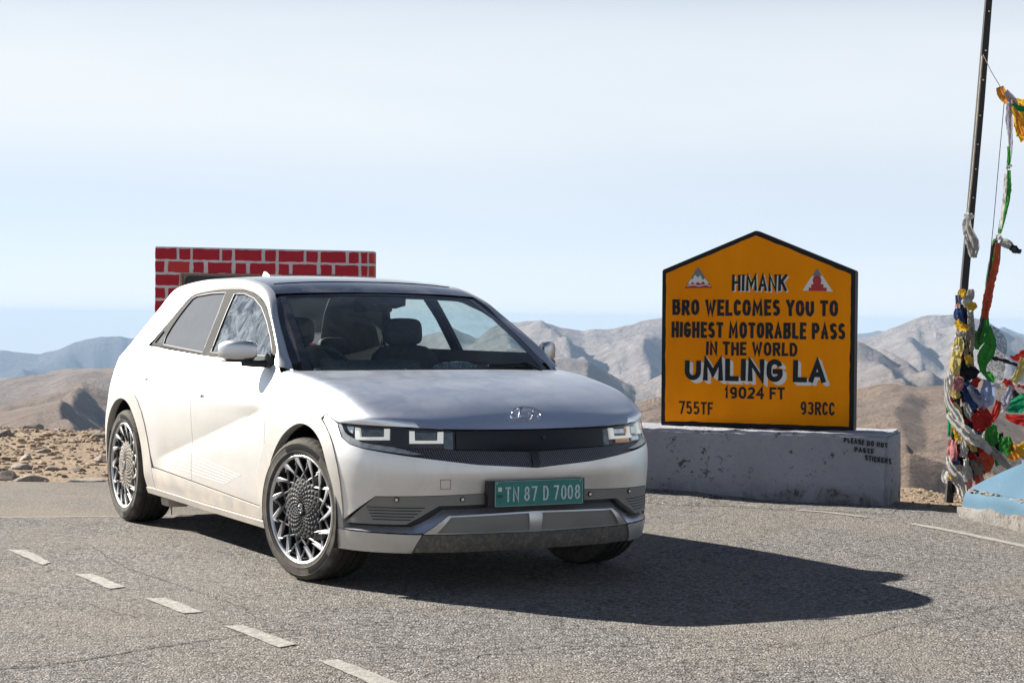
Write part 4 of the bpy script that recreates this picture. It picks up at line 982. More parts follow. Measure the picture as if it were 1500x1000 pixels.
def ground_mat():
    t=NT('gravel_and_dirt');c=t.co();n=t.noise(1.3,6,.65,c);n2=t.noise(14,5,.7,c);v=t.node('ShaderNodeTexVoronoi',{'Vector':c,'Scale':38});sep=t.node('ShaderNodeSeparateColor',{'Color':v.outputs['Color']})
    col=t.mix(t.ramp(n,.3,.7),(.20,.148,.10),(.32,.24,.165));col=t.mix(t.ramp(n2,.4,.75,0,.7),col,(.17,.125,.085));col=t.mix(t.math('MULTIPLY',t.ramp(sep.outputs[0],.7,1,0,.5),t.ramp(v.outputs['Distance'],.2,.5,1,0)),col,(.48,.42,.36))
    # far slopes: broad tan and grey-violet bands of scree
    g=t.node('ShaderNodeNewGeometry');sp_=t.node('ShaderNodeSeparateXYZ',{'Vector':g.outputs['Position']})
    d=t.node('ShaderNodeVectorMath',{0:g.outputs['Position']},operation='LENGTH').outputs['Value']
    w=t.noise(.0011,6,.6,c);w2=t.noise(.012,7,.65,c);w3=t.noise(.0032,5,.6,t.co((1,1,4)))
    far=t.mix(t.ramp(w,.35,.65),(.26,.185,.13),(.30,.225,.17));far=t.mix(t.ramp(w2,.42,.7,0,.45),far,(.12,.095,.08));far=t.mix(t.ramp(w3,.45,.62,0,.5),far,(.28,.23,.19))
    rock=t.mix(t.ramp(w2,.35,.65),(.22,.185,.165),(.32,.28,.255))
    far=t.mix(t.ramp(d,2300,4200),far,rock)
    far=t.mix(t.ramp(d,9500,13000),far,(.105,.10,.10))
    col=t.mix(t.ramp(d,30,300),col,far)
    b1=t.bump(t.math('ADD',n2,t.math('MULTIPLY',v.outputs['Distance'],-.6)),.6,.02)
    b2=t.bump(t.noise(.012,10,.70,c,dist=.3),1.0,60.0);mx=t.node('ShaderNodeMix',data_type='VECTOR');t.set(mx.inputs['Factor'],t.ramp(d,60,200));t.set(mx.inputs[4],b1);t.set(mx.inputs[5],b2)
    return t.done(t.bsdf(Base_Color=col,Roughness=.95,Specular_IOR_Level=.15,Normal=mx.outputs[1]))
M['ground']=ground_mat()
def ridge_tab(L): L=np.array(L);return L[:,0],L[:,1]
def el_of(px,py): d=ray(px,py);return math.degrees(math.atan2(d.x,d.y)),d.z/math.hypot(d.x,d.y)
RNG=[ # distance, skyline (photo direction of each summit), front slope, back slope, detail size, amplitude
 (15500,[(-600,540),(-200,520),(0,510),(60,512),(100,503),(150,491),(175,489),(190,492),(215,487),(300,478),(400,486),(500,492),(700,500),(900,505),(1250,487),(1285,481),(1330,487),(1440,487),(1470,478),(1500,488),(1600,480),(2000,500)],.30,.3,1600,.55),
 (7500,[(-400,560),(300,540),(560,520),(620,497),(660,478),(700,492),(722,474),(745,466),(770,462),(790,461),(810,470),(830,478),(855,483),(870,478),(900,477),(950,465),(975,463),(1050,470),(1150,480),(1250,489),(1270,487),(1300,478),(1340,464),(1370,460),(1400,460),(1440,468),(1480,490),(1520,505),(1700,520)],.34,.4,1500,.62),
 (4300,[(300,620),(640,560),(700,520),(745,505),(860,520),(930,560),(1000,540),(1100,520),(1255,500),(1290,512),(1330,532),(1390,546),(1440,560),(1600,560)],.30,.4,700,.5),
 (3300,[(-600,570),(-200,560),(0,551),(60,545),(95,536),(140,533),(200,530),(300,525),(420,535),(500,545),(600,575),(700,620)],.22,.3,900,.45),
 (2300,[(-400,600),(0,590),(60,582),(90,570),(120,558),(160,566),(200,585),(260,610),(340,640)],.30,.45,420,.5),
 (1500,[(500,680),(700,610),(800,600),(915,588),(960,580),(1100,575),(1250,573),(1290,562),(1330,556),(1380,556),(1420,560),(1500,566),(1700,575)],.17,.3,520,.16),
 (620,[(900,700),(1200,690),(1290,668),(1330,655),(1370,668),(1420,690),(1600,700)],.20,.3,200,.16)]
def P3(px,py,D): d=ray(px,py);h=math.hypot(d.x,d.y);return (d.x/h*D,d.y/h*D,CH+D*d.z/h,D)
SPUR=[ # crest lines running down towards the camera, gentler on the sunny side and steep on the far one
 ([P3(*p) for p in ((230,566,2700),(165,573,2500),(120,564,2300),(90,580,2000),(86,600,1750),(110,626,1500))],.26,.80,.45),
 ([P3(*p) for p in ((792,467,7500),(828,492,6900),(850,516,6300),(868,540,5700),(886,564,5200),(905,592,4600))],.42,.85,1),
 ([P3(*p) for p in ((740,480,7300),(748,510,6500),(770,540,5800))],.5,.7,1),
 ([P3(*p) for p in ((950,474,7400),(940,505,6700),(955,545,5900))],.45,.7,1),
 ([P3(*p) for p in ((1268,498,5200),(1300,512,4700),(1330,530,4300),(1370,547,3900))],.38,.78,.6),
 ([P3(*p) for p in ((1255,512,4600),(1285,528,4200),(1310,545,3800),(1330,560,3300))],.36,.72,.6),
 ([P3(*p) for p in ((1345,472,7400),(1330,495,6800),(1350,520,6000))],.42,.66,.7),
 ([P3(*p) for p in ((1400,468,7400),(1440,496,6600),(1480,525,5600))],.42,.7,.7),
 ([P3(*p) for p in ((1340,564,1500),(1310,600,1250),(1330,650,950))],.14,.36,.15),
 ([P3(*p) for p in ((1400,570,1500),(1430,615,1200),(1410,665,900))],.14,.36,.15)]
azf=np.arange(-24,24.01,.075);azc=np.concatenate([np.arange(24,336,1.5)[1:]]);AZ=np.radians(np.concatenate([azf,azc]))
rr_=np.concatenate([np.array([.0,2,5,9]),np.arange(11,30,.14),np.geomspace(30,17500,330)])
def height(X,Y):
    r=np.hypot(X,Y);a=np.degrees(np.arctan2(X,Y))
    rim=np.interp(a,[-180,-60,-30,-16,-9,-4,2,6,10,11.5,12.6,13.5,15,20,30,60,180],[60,40,30,23.2,22,19.5,18,17,16.4,15.9,15.5,15.2,15.0,16,20,40,60])+.5*noise2(a*1.3,a*0+3.3,5)
    fa=sstep(8,13,np.abs(a-14));s1=np.interp(a,[-180,-20,-8,8,12,180],[.10,.10,.30,.5,.6,.2])
    over=np.clip(r-rim,0,None);plate=-.035+.018*fbm(X*1.7,Y*1.7,4,3)*1+.02*np.clip(r-15,0,6)/6*fbm(X*5,Y*5,3,9)
    drop=plate-over*over/(over+3)*(.62)
    drop=np.maximum(drop,np.interp(r,[500,2500,9000,17500],[-330,-420,-760,-1200])+60*fbm(X/900,Y/900,4,2))
    z=drop
    for k,(D,sky_,fs,bs,sc,am) in enumerate(RNG):
        t=np.array([el_of(*p) for p in sky_]);ra=a
        e=np.interp(ra,t[:,0],t[:,1])
        # beyond the frame the range carries on round with the same height
        Dk=D*(1+.05*np.sin(np.radians(a)*5+k))
        zc=CH+Dk*e
        u=r-Dk;wob=fbm(X/sc+k*7.7,Y/sc-k*3.1,6,20+k,.5,ridged=True)
        slope=np.where(u<0,fs,bs);dist=np.abs(u)
        body=zc-slope*dist*(1+.0*u)+am*np.minimum(dist*slope,sc*.55)*(wob-.75)*1.25
        jag=sc*.018*fbm(X/sc*5,Y/sc*5,4,40+k)*(np.clip(1-dist/(sc*.5),0,1))
        back=sstep(30,100,np.abs(a))
        body=np.where(r>D*.25,body+jag,-9999)
        if D<3000: body=body-back*500
        z=np.maximum(z,body)
    for (L,sl_,sr_,na_) in SPUR:
        best=None
        for (p,q) in zip(L[:-1],L[1:]):
            d=np.array([q[0]-p[0],q[1]-p[1]]);ll=d@d;t=np.clip(((X-p[0])*d[0]+(Y-p[1])*d[1])/ll,0,1)
            ex=X-(p[0]+t*d[0]);ey=Y-(p[1]+t*d[1]);dist=np.hypot(ex,ey);side=d[0]*ey-d[1]*ex      # >0: left of the way down
            zz=p[2]+(q[2]-p[2])*t-dist*np.where(side>0,sr_,sl_);best=zz if best is None else np.maximum(best,zz)
        sc=L[0][3]*.10;n=fbm(X/sc,Y/sc,6,77,.55,ridged=True);z=np.maximum(z,best+(np.minimum(n,1.3)-1.3)*sc*.10*na_)
    z=np.where(r>60,np.minimum(z,52.),z)
    return z
AA,RRg=np.meshgrid(AZ,rr_);X=RRg*np.sin(AA);Y=RRg*np.cos(AA)
Z=height(X,Y)
na=len(AZ);fs=grid_faces(len(rr_),na,wrap=True)
me=bpy.data.meshes.new('ground');V=np.c_[X.ravel(),Y.ravel(),Z.ravel()].astype(np.float32)
F=np.array(fs,dtype=np.int32)[:,::-1]
me.vertices.add(len(V));me.vertices.foreach_set('co',V.ravel());me.loops.add(F.size);me.loops.foreach_set('vertex_index',F.ravel().copy());me.polygons.add(len(F));me.polygons.foreach_set('loop_start',np.arange(0,F.size,4,dtype=np.int32));me.polygons.foreach_set('loop_total',np.full(len(F),4,dtype=np.int32));me.update(calc_edges=True);me.validate()
me.materials.append(M['ground']);me.shade_smooth()
tag(link(bpy.data.objects.new('ground',me)),kind='structure')
ZB=float(Z.min())
# road surface sheets
def sheet(name,poly,z,m,res=None,label=None):
    bm=bmesh.new();bm.faces.new([bm.verts.new((x,y,z)) for x,y in poly]);bmesh.ops.triangulate(bm,faces=bm.faces[:]);bmesh.ops.recalc_face_normals(bm,faces=bm.faces[:])
    if bm.faces[:][0].normal.z<0: bmesh.ops.reverse_faces(bm,faces=bm.faces[:])
    return tag(bm_obj(name,bm,m),kind='structure')
def jag(L,amp,step=.25,seed=1):
    o=[];P=resamp(L,step,False)
    for i,p in enumerate(P): o.append((p[0]+amp*float(noise2(np.array([i*.7]),np.array([seed*3.1]),seed)[0]),p[1]+amp*float(noise2(np.array([i*.9+50]),np.array([seed*1.1]),seed+5)[0])))
    return o
far_edge=jag([(-14,15.6),(-7,15.1),(-4.1,14.95),(-2,15.2),(.4,15.6),(1.1,15.2),(2.95,13.95),(3.12,13.35),(3.5,13.1),(4.6,12.9),(9,13.4)],.28)
sheet('road',far_edge+[(9,-16),(-14,-16)],-.006,M['asphalt_old'])
edge=[(-14,12.0),(-6,12.15),(-3.4,12.24),(-1.8,12.5),(-.5,13.4),(1.0,14.95),(2.95,13.85),(3.1,13.2),(3.4,12.95),(4.6,12.7),(9,13.2)]
sheet('parking_area',jag(edge[:4],.06,.2,3)+jag(edge[4:],.12,.2,4)+[(9,-15),(-14,-15)],0.0,M['asphalt'])
def paint_mat(name,col,wear,hatch=False):
    t=NT(name);c=t.co();n=t.noise(28,5,.7,c);n2=t.noise(150,2,.6,c);f=t.ramp(t.math('ADD',t.math('MULTIPLY',n,.7),t.math('MULTIPLY',n2,.5)),wear-.06,wear+.10)
    f=t.math('MULTIPLY',f,.85)
    return t.done(t.bsdf(Base_Color=t.mix(f,(.20,.19,.175),col),Roughness=.85,Normal=t.bump(n2,.6,.004)))
M['line']=paint_mat('worn_road_paint',(.42,.40,.35),.59)
M['line_faint']=paint_mat('faint_road_paint',(.45,.43,.39),.62)
def quad_line(name,pts,w,z,m):
    P=[Vector((x,y,0)) for x,y in pts];v=[];n=len(P)
    for i in range(n):
        d=(P[min(i+1,n-1)]-P[max(i-1,0)]).normalized();s=Vector((-d.y,d.x,0))*w/2*(1+.25*random.uniform(-1,1));v+=[(P[i]+s)[:2]+(z,),(P[i]-s)[:2]+(z,)]
    f=[(2*i,2*i+1,2*i+3,2*i+2) for i in range(n-1)];o=mesh_obj(name,v,f,m);return tag(o,kind='structure')
def gxy(px,py): d=ray(px,py);t=-CH/d.z;return (d.x*t,d.y*t)
DA=[((10,805),(38,806),(75,824),(62,828)),((108,841),(136,841),(184,860),(160,863)),((213,877),(243,876),(298,897),(268,899)),((328,917),(356,916),(436,944),(408,949)),((466,968),(498,967),(590,1003),(558,1009)),((640,1032),(672,1030),(790,1078),(752,1082))]
for q in DA:
    P=[gxy(*p) for p in q];E_=[]
    for i in range(4):
        a=np.array(P[i]);b=np.array(P[(i+1)%4])
        for k in range(8): p=a+(b-a)*k/8;E_.append(tuple(p+np.random.default_rng(i*9+k).normal(0,.0025,2)))
    sheet('road_marking',E_,.0045,M['line'])
quad_line('road_edge_line',jag([gxy(-100,757),gxy(0,758),gxy(200,756),gxy(380,755)],.01,.15),.035,.0045,M['line_faint'])
quad_line('road_edge_line',jag([gxy(955,733),gxy(1040,736),gxy(1112,741)],.01,.12),.07,.0045,M['line_faint'])
quad_line('road_edge_line',jag([gxy(1168,747),gxy(1215,751),gxy(1272,758)],.01,.12),.07,.0045,M['line_faint'])
quad_line('road_edge_line',jag([gxy(1335,767),gxy(1400,779),gxy(1500,800),gxy(1600,822)],.01,.12),.08,.0045,M['line'])
M['crack']=simple('crack_dark',(.035,.032,.03),.95)  # one flat dark tone for the crack ribbons
def crack(L,w,s): 
    P=jag([gxy(*p) for p in L],.03,.05,s);quad_line('road_crack',P,w,.003,M['crack'])
crack([(-60,985),(60,975),(150,962),(215,950),(300,938),(400,924),(440,922)],.010,31)
crack([(135,800),(180,830),(240,850),(262,858),(330,880),(362,892)],.005,32)
crack([(1500,880),(1400,905),(1320,915),(1240,940),(1100,950)],.005,34)
crack([(600,1000),(700,960),(800,945),(930,948)],.004,35)
crack([(-40,900),(60,880),(130,884),(200,905)],.004,36)
crack([(360,895),(380,905),(500,930),(600,950)],.005,33)
# ---------------------------------------------------------------- stones
def rock_mesh(seed,sub=2):
    bm=bmesh.new();bmesh.ops.create_icosphere(bm,subdivisions=sub,radius=1);r=random.Random(seed);pl=[(Vector((r.uniform(-1,1),r.uniform(-1,1),r.uniform(-.6,1))).normalized(),r.uniform(.45,.85)) for _ in range(9)]
    for v in bm.verts:
        for n,d in pl:
            k=v.co.dot(n)
            if k>d: v.co-=n*(k-d)
        v.co*=1+r.uniform(-.04,.04)
    me=bpy.data.meshes.new('rock');bm.to_mesh(me);bm.free();me.materials.append(M['stone']);return me
M['stone']=simple('stone',(.22,.18,.145),.9,var=.45,scale=5,bump=.8,bs=40)
M['stone_pale']=simple('pale_stone',(.29,.25,.205),.9,var=.3,scale=5,bump=.8,bs=40)
RM=[rock_mesh(i) for i in range(8)]
def gz_at(x,y): return float(height(np.array([[x]]),np.array([[y]]))[0,0])
big=[ # px, py, half width (m), flatness, label
 ((148,740-6),.20,.32,'long grey stone on the gravel just left of the car\'s rear wheel arch'),
 ((130,703),.19,.35,'pale flat stone at the asphalt edge beside the rear wheel'),
 ((38,668),.10,.55,'small upright pale stone high on the brown gravel'),
 ((30,680),.13,.35,'low dark stone just below the upright pale one'),
 ((8,695),.17,.4,'dark flat slab of stone at the left end of the gravel'),
 ((48,699),.17,.30,'broad flat stone between the dark slab and the pale stone'),
 ((112,684),.12,.30,'flat dark stone in the middle of the gravel strip'),
 ((78,683),.10,.35,'grey stone left of the middle of the gravel strip'),
 ((148,670),.14,.40,'brown stone close to the car\'s rear corner on the gravel'),
 ((143,636),.16,.45,'dark stone on the gravel crest nearest the car'),
 ((115,622),.22,.35,'wide pale rock lying along the crest of the gravel'),
 ((50,624),.18,.35,'dark rock on the gravel crest left of the wide pale one'),
 ((85,623),.13,.4,'small dark rock on the crest between two wider rocks'),
 ((8,634),.2,.35,'brown rock at the far left of the gravel crest'),
 ((62,658),.10,.4,'small brown stone on the upper gravel')]
for i,((px,py),w,fl,lab) in enumerate(big[1:]):
    x,y=gxy(px,py);o=bpy.data.objects.new('rock',RM[i%8]);o.location=(x,y,gz_at(x,y)+w*fl*.25);o.scale=(w,w*.7,w*fl);o.rotation_euler=(0,0,i*1.7);link(o);tag(o,lab,'rock','rocks scattered on the gravel')
    if 'pale' in lab: 
        o.data=RM[i%8].copy();o.data.materials.clear();o.data.materials.append(M['stone_pale'])
# pebbles: far too many to count
vs=[];fs=[];prng=np.random.default_rng(5);proto=[]
for s in range(6):
    bm=bmesh.new();bmesh.ops.create_icosphere(bm,subdivisions=1,radius=1);rr=random.Random(s)
    for v in bm.verts: v.co*=rr.uniform(.65,1.1)
    bm.verts.ensure_lookup_table();proto.append((np.array([v.co[:] for v in bm.verts]),np.array([[v.index for v in f.verts] for f in bm.faces])));bm.free()
pts=[]
for _ in range(9000):
    if prng.random()<.72: x=prng.uniform(-8,-1.0);y=15.0+8.5*prng.random()**.8;s=prng.gamma(1.5,.010)+.005
    elif prng.random()<.6: x=prng.uniform(2.6,4.6);y=prng.uniform(13.0,15.4);s=prng.gamma(1.5,.004)+.004
    else: x=prng.uniform(-1,3);y=prng.uniform(15.0,17);s=prng.gamma(2,.01)+.008
    pts.append((x,y,min(s,.07)))
P_=np.array(pts);zz=height(P_[:,0],P_[:,1]);Vp=[];Fp=[];b=0
for (x,y,s),z in zip(pts,zz):
    if (x>2.3 and y<13.75 and x<2.95) or z<-.35: continue
    pv,pf=proto[int(prng.integers(6))];a=prng.uniform(0,6.28);c_,s_=math.cos(a),math.sin(a);q=pv*[s,s*.8,s*.55]
    Vp.append(np.c_[q[:,0]*c_-q[:,1]*s_+x,q[:,0]*s_+q[:,1]*c_+y,q[:,2]+z+s*.15]);Fp.append(pf+b);b+=len(pv)
me=bpy.data.meshes.new('gravel');me.from_pydata(np.concatenate(Vp).tolist(),[],np.concatenate(Fp).tolist());me.materials.append(simple('gravel_stone',(.25,.18,.12),.95,var=.55,scale=14));tag(link(bpy.data.objects.new('gravel',me)),'loose brown gravel and pebbles strewn over the dirt beyond the asphalt','gravel',kind='stuff')
# haze
hz_=bpy.data.materials.new('haze');hz_.use_nodes=True;hn=hz_.node_tree;hn.nodes.clear();ho_=hn.nodes.new('ShaderNodeOutputMaterial');hv=hn.nodes.new('ShaderNodeVolumePrincipled');hv.inputs['Color'].default_value=(.42,.60,.84,1);hv.inputs['Density'].default_value=4.8e-5;hv.inputs['Anisotropy'].default_value=.0;hn.links.new(hv.outputs[0],ho_.inputs['Volume'])
bm=bmesh.new();ZT=max(9.0,float(Z.max())+6);add_box(bm,(0,0,(ZB-1+ZT)/2),(36000,36000,ZT-(ZB-1)));o=bm_obj('haze',bm,hz_);tag(o,kind='stuff')
HAZE=o

# ---------------------------------------------------------------- the yellow sign and its concrete base
def wear_paint(name,col,chip=(.35,.33,.30),amt=.66,rough=.6,var=.12,sc=9,fine=70,streak=True,spec=.25):
    t=NT(name);c=t.co();n=t.noise(sc,6,.7,c,dist=.4);n2=t.noise(fine,4,.6,c);n3=t.noise(2.2,4,.6,t.co((1,1,.35)))
    base=t.mix(t.ramp(n3,.3,.7),tuple(k*(1-var) for k in col),tuple(min(1,k*(1+var)) for k in col))
    base=t.mix(t.ramp(n2,.62,.78,0,.35),base,tuple(k*.55 for k in col))
    f=t.ramp(t.math('ADD',t.math('MULTIPLY',n,.65),t.math('MULTIPLY',n2,.35)),amt,amt+.03)
    return t.done(t.bsdf(Base_Color=t.mix(f,base,chip),Roughness=rough,Specular_IOR_Level=spec,Normal=t.bump(t.math('SUBTRACT',n2,f),.5,.004)))
M['sign_yellow']=wear_paint('sign_ochre_paint',(.95,.275,.003),(.45,.13,.01),.68,.6,.13,spec=.06)
M['sign_black']=wear_paint('sign_black_paint',(.012,.013,.014),(.25,.22,.18),.66,.6,.2)
M['letter']=wear_paint('hand_painted_black',(.016,.018,.020),(.45,.18,.03),.69,.55,.2)
M['letter_white']=wear_paint('hand_painted_white',(.72,.70,.66),(.6,.35,.1),.68,.6,.05)
M['sign_red']=simple('sign_red',(.42,.02,.025),.6);M['sign_grey']=simple('sign_grey',(.16,.18,.17),.6);M['letter_dark']=simple('brush_black',(.012,.012,.013),.7)
O=Vector((1.19,14.55,.53));sd_=Vector((2.612-1.19,14.02-14.55,0)).normalized();sn=Vector((sd_.y,-sd_.x,0))   # sn points to the camera
Zv=Vector((0,0,1))
SIGN=empty('welcome_sign',O+sd_*.76-sn*.07);tag(SIGN,'orange-yellow house-shaped painted sign with black lettering on a grey concrete base','sign')
def sl(s,z,d=0): return (sd_*(s-.76)+sn*(d+.07)+Zv*z)
def prism(name,outline,d0,d1,m,parent,bev=0):
    bm=bmesh.new();a=[bm.verts.new(sl(s,z,d0)) for s,z in outline];b=[bm.verts.new(sl(s,z,d1)) for s,z in outline];n=len(a)
    bm.faces.new(a);bm.faces.new(b[::-1])
    for i in range(n): bm.faces.new((a[i],a[(i+1)%n],b[(i+1)%n],b[i]))
    bmesh.ops.recalc_face_normals(bm,faces=bm.faces[:])
    if bev: bmesh.ops.bevel(bm,geom=bm.edges[:],offset=bev,segments=2,affect='EDGES')
    return bm_obj(name,bm,m,parent,smooth=bev>0,sharp=35 if bev else None)
out=[(-.004,0),(1.519,0),(1.519,1.222),(.745,1.535),(-.006,1.228)]
prism('slab',out,-.14,0,M['sign_black'],SIGN,.006)
inn=[(.030,.036),(1.485,.032),(1.487,1.196),(.745,1.497),(.028,1.202)]
P=resamp(inn,.06);r_=np.random.default_rng(3);P=[(a+r_.normal(0,.0016),b+r_.normal(0,.0016)) for a,b in P]
prism('face_panel',P,.0005,.004,M['sign_yellow'],SIGN)
M['sign_yellow'].node_tree
def T(s,x0,z0,x1,z1,m=M['letter'],bold=.035,d=.0045,e=.002,name='lettering'): return text_obj(name,s,x1-x0,z1-z0,m,SIGN,sl(x0,z0,d),sd_,Zv,bold,e)
BP=lambda s,z,d: sl(s,z,d)
def word_row(s,x0,x1,z0,z1,m=M['letter'],th=.026,d=.0045,e=.0015,jit=.0022,gap=.14): brush_row(s,x0,x1,z0,z1,th,m,SIGN,BP,d,e,jit,gap)
word_row('HIMANK',.566,1.012,1.056,1.184,M['letter_white'],.021,.0045,.001);word_row('HIMANK',.555,1.002,1.064,1.194,th=.021,d=.0065)
word_row('BRO WELCOMES YOU TO',.076,1.398,.872,.997,th=.0262)
word_row('HIGHEST MOTORABLE PASS',.072,1.455,.696,.822,th=.0250)
word_row('IN THE WORLD',.355,1.087,.562,.668,th=.0215)
for i in range(5): word_row('UMLING LA',.187+.007*i,1.316+.006*i,.360-.0055*i,.534-.005*i,M['letter_white'],.037-.001*i,.0055-.0003*i,.0008,.0006,.10)
word_row('UMLING LA',.182,1.311,.362,.537,th=.039,d=.0072,jit=.0015,gap=.10)
word_row('19024 FT',.508,.992,.226,.320,th=.0185);word_row('755TF',.139,.423,.093,.194,th=.0155);word_row('93RCC',1.106,1.379,.115,.216,th=.016)
def shape(pts,d,m,name='emblem'): return prism(name,pts,d,d+.0012,m,SIGN)
# left emblem: snow mountain on red; right emblem: white triangle with red steps
shape([(.182,1.085),(.401,1.088),(.286,1.255)],.0045,M['sign_grey'])
shape([(.205,1.115),(.378,1.118),(.345,1.165),(.325,1.15),(.305,1.188),(.287,1.168),(.262,1.19),(.245,1.155),(.230,1.158)],.0060,M['letter_white'])
shape([(.182,1.085),(.401,1.088),(.378,1.120),(.352,1.112),(.33,1.140),(.31,1.118),(.285,1.135),(.262,1.112),(.245,1.135),(.225,1.112),(.205,1.118)],.0075,M['sign_red'])
shape([(.20,1.098),(.25,1.108),(.30,1.098),(.35,1.110),(.39,1.098),(.39,1.104),(.35,1.117),(.30,1.106),(.25,1.116),(.20,1.106)],.0090,M['letter_white'])
shape([(1.116,1.070),(1.352,1.062),(1.228,1.243)],.0045,M['letter_white'])
shape([(1.19,1.182),(1.266,1.182),(1.228,1.243)],.0060,M['sign_grey'])
shape([(1.165,1.068),(1.303,1.065),(1.303,1.092),(1.278,1.092),(1.278,1.118),(1.256,1.118),(1.262,1.150),(1.252,1.178),(1.228,1.186),(1.204,1.178),(1.194,1.150),(1.202,1.118),(1.184,1.118),(1.184,1.092),(1.165,1.092)],.0075,M['sign_red'])
# concrete base
def concrete(name,base,paint,chips=(.62,.66),dark=(.05,.045,.04)):
    t=NT(name);c=t.co();n=t.noise(5,8,.72,c,dist=.5);n2=t.noise(26,5,.7,c);n3=t.noise(1.4,5,.6,t.co((1,1,.5)));v=t.node('ShaderNodeTexVoronoi',{'Vector':c,'Scale':45})
    col=t.mix(t.ramp(n3,.3,.7),tuple(k*.78 for k in paint),paint);col=t.mix(t.ramp(n2,.55,.8,0,.6),col,base)
    col=t.mix(t.ramp(t.math('ADD',t.math('MULTIPLY',n,.6),t.math('MULTIPLY',n2,.4)),chips[0]-.03,chips[0]+.01),col,dark)
    sep=t.node('ShaderNodeSeparateXYZ',{'Vector':c});low=t.ramp(sep.outputs['Z'],.0,.16,1,0);col=t.mix(t.math('MULTIPLY',low,t.ramp(n,.4,.6,.1,.9)),col,(.12,.105,.09))
    return t.done(t.bsdf(Base_Color=col,Roughness=.9,Specular_IOR_Level=.2,Normal=t.bump(t.math('ADD',n2,t.math('MULTIPLY',v.outputs['Distance'],.5)),.8,.012)))
M['concrete']=concrete('whitewashed_concrete',(.20,.20,.205),(.37,.38,.42),(.592,.62),(.09,.085,.08))
a19=R(19);bd=Vector((-math.cos(a19),math.sin(a19),0));bn=Vector((math.sin(a19),math.cos(a19),0))      # bd runs left, bn away from camera
BO=Vector((2.872,13.56,0))+bd*.085
def rough_block(name,org,ex,ey,L,Wd_,H,m,parent=None,res=.06,amp=.008,bev=.02,seed=1,label=None,top=None):
    bm=bmesh.new();bmesh.ops.create_cube(bm,size=1,matrix=Matrix.Translation((.5,.5,.5)));
    for v in bm.verts: v.co=Vector((v.co.x*L,v.co.y*Wd_,-.10+v.co.z*(H+.10)))
    bmesh.ops.bevel(bm,geom=bm.edges[:],offset=bev,segments=2,affect='EDGES')
    for ax,ln in ((0,L),(1,Wd_),(2,H)):
        k=int(ln/res)
        for i in range(1,k):
            co=[0,0,0];co[ax]=ln*i/k;no=[0,0,0];no[ax]=1;bmesh.ops.bisect_plane(bm,geom=bm.verts[:]+bm.edges[:]+bm.faces[:],plane_co=co,plane_no=no)
    A=np.array([v.co[:] for v in bm.verts]);d=amp*fbm(A[:,0]*5+A[:,2]*3,A[:,1]*5+A[:,2]*4,4,seed);e=amp*.8*noise2(A[:,0]*14+A[:,1]*9,A[:,2]*16,seed+4)
    for v,k,q in zip(bm.verts,d,e):
        v.co+=Vector((k if v.co.x<.03 or v.co.x>L-.03 else 0,(k+q) if v.co.y<.05 or v.co.y>Wd_-.05 else 0,(k+q) if v.co.z>H-.05 else 0))
    for v in bm.verts: v.co=ex*v.co.x+ey*v.co.y+Vector((0,0,v.co.z))
    bmesh.ops.recalc_face_normals(bm,faces=bm.faces[:])
    o=bm_obj(name,bm,m,parent,smooth=True,sharp=32);o.location=org;return o
BASE=rough_block('concrete_base',BO,bd,bn,2.75,.78,.528,M['concrete'],res=.05,amp=.010,bev=.022);tag(BASE,'long low whitewashed concrete block under the yellow sign, hand-painted words at its right end','concrete base')
def bl(s,z,d=0): return bd*s-bn*d+Zv*z
QP=lambda x,z,d: bl(-x,z,d)
for s,x0,x1,z0,z1,sl_o in (('PLEASE DO NOT',-.330,.000,.465,.503,-.115),('PASTE',-.25,-.100,.395,.431,-.06),('STICKERS',-.170,.03,.335,.375,-.115)): brush_row(s,x0,x1,z0,z1,.0085,M['letter_dark'],BASE,QP,.010,.002,.002,.22,'painted_letter',sl_o)
# asphalt piled against the foot of the block
bm=bmesh.new();n=30
rows=[]
for k in range(n):
    s=-.1+2.8*k/(n-1);h=.004+.06*sstep(.7,1.8,np.array(s))+.003*math.sin(k*2.1);rows.append([bm.verts.new(BO+bl(s,max(.004,h),-.02)),bm.verts.new(BO+bl(s,max(.004,h)*.8,.10+.02*math.sin(k*1.3))),bm.verts.new(BO+bl(s,.002,.55+.05*math.sin(k*.9)))])
for k in range(n-1):
    for j in range(2): bm.faces.new((rows[k][j],rows[k+1][j],rows[k+1][j+1],rows[k][j+1]))
bmesh.ops.recalc_face_normals(bm,faces=bm.faces[:]);tag(bm_obj('road_edge_fill',bm,M['asphalt'],smooth=True),kind='structure')
# scrap lying on the road in front of the block
bm=bmesh.new();c0=Vector((*gxy(1040,734),.012))
for i in range(4): add_tube(bm,[c0+Vector((-.07+i*.045,-.03,0)),c0+Vector((-.05+i*.045,0,.02)),c0+Vector((-.06+i*.045,.04,.0))],.006,5)
add_tube(bm,[c0+Vector((-.1,-.03,0)),c0+Vector((.12,-.035,.004))],.007,5);add_tube(bm,[c0+Vector((-.09,.035,0)),c0+Vector((.10,.04,.004))],.006,5)
tag(bm_obj('metal_scrap',bm,M['crack'],smooth=True),'small dark twisted piece of metal on the road before the concrete block','scrap')
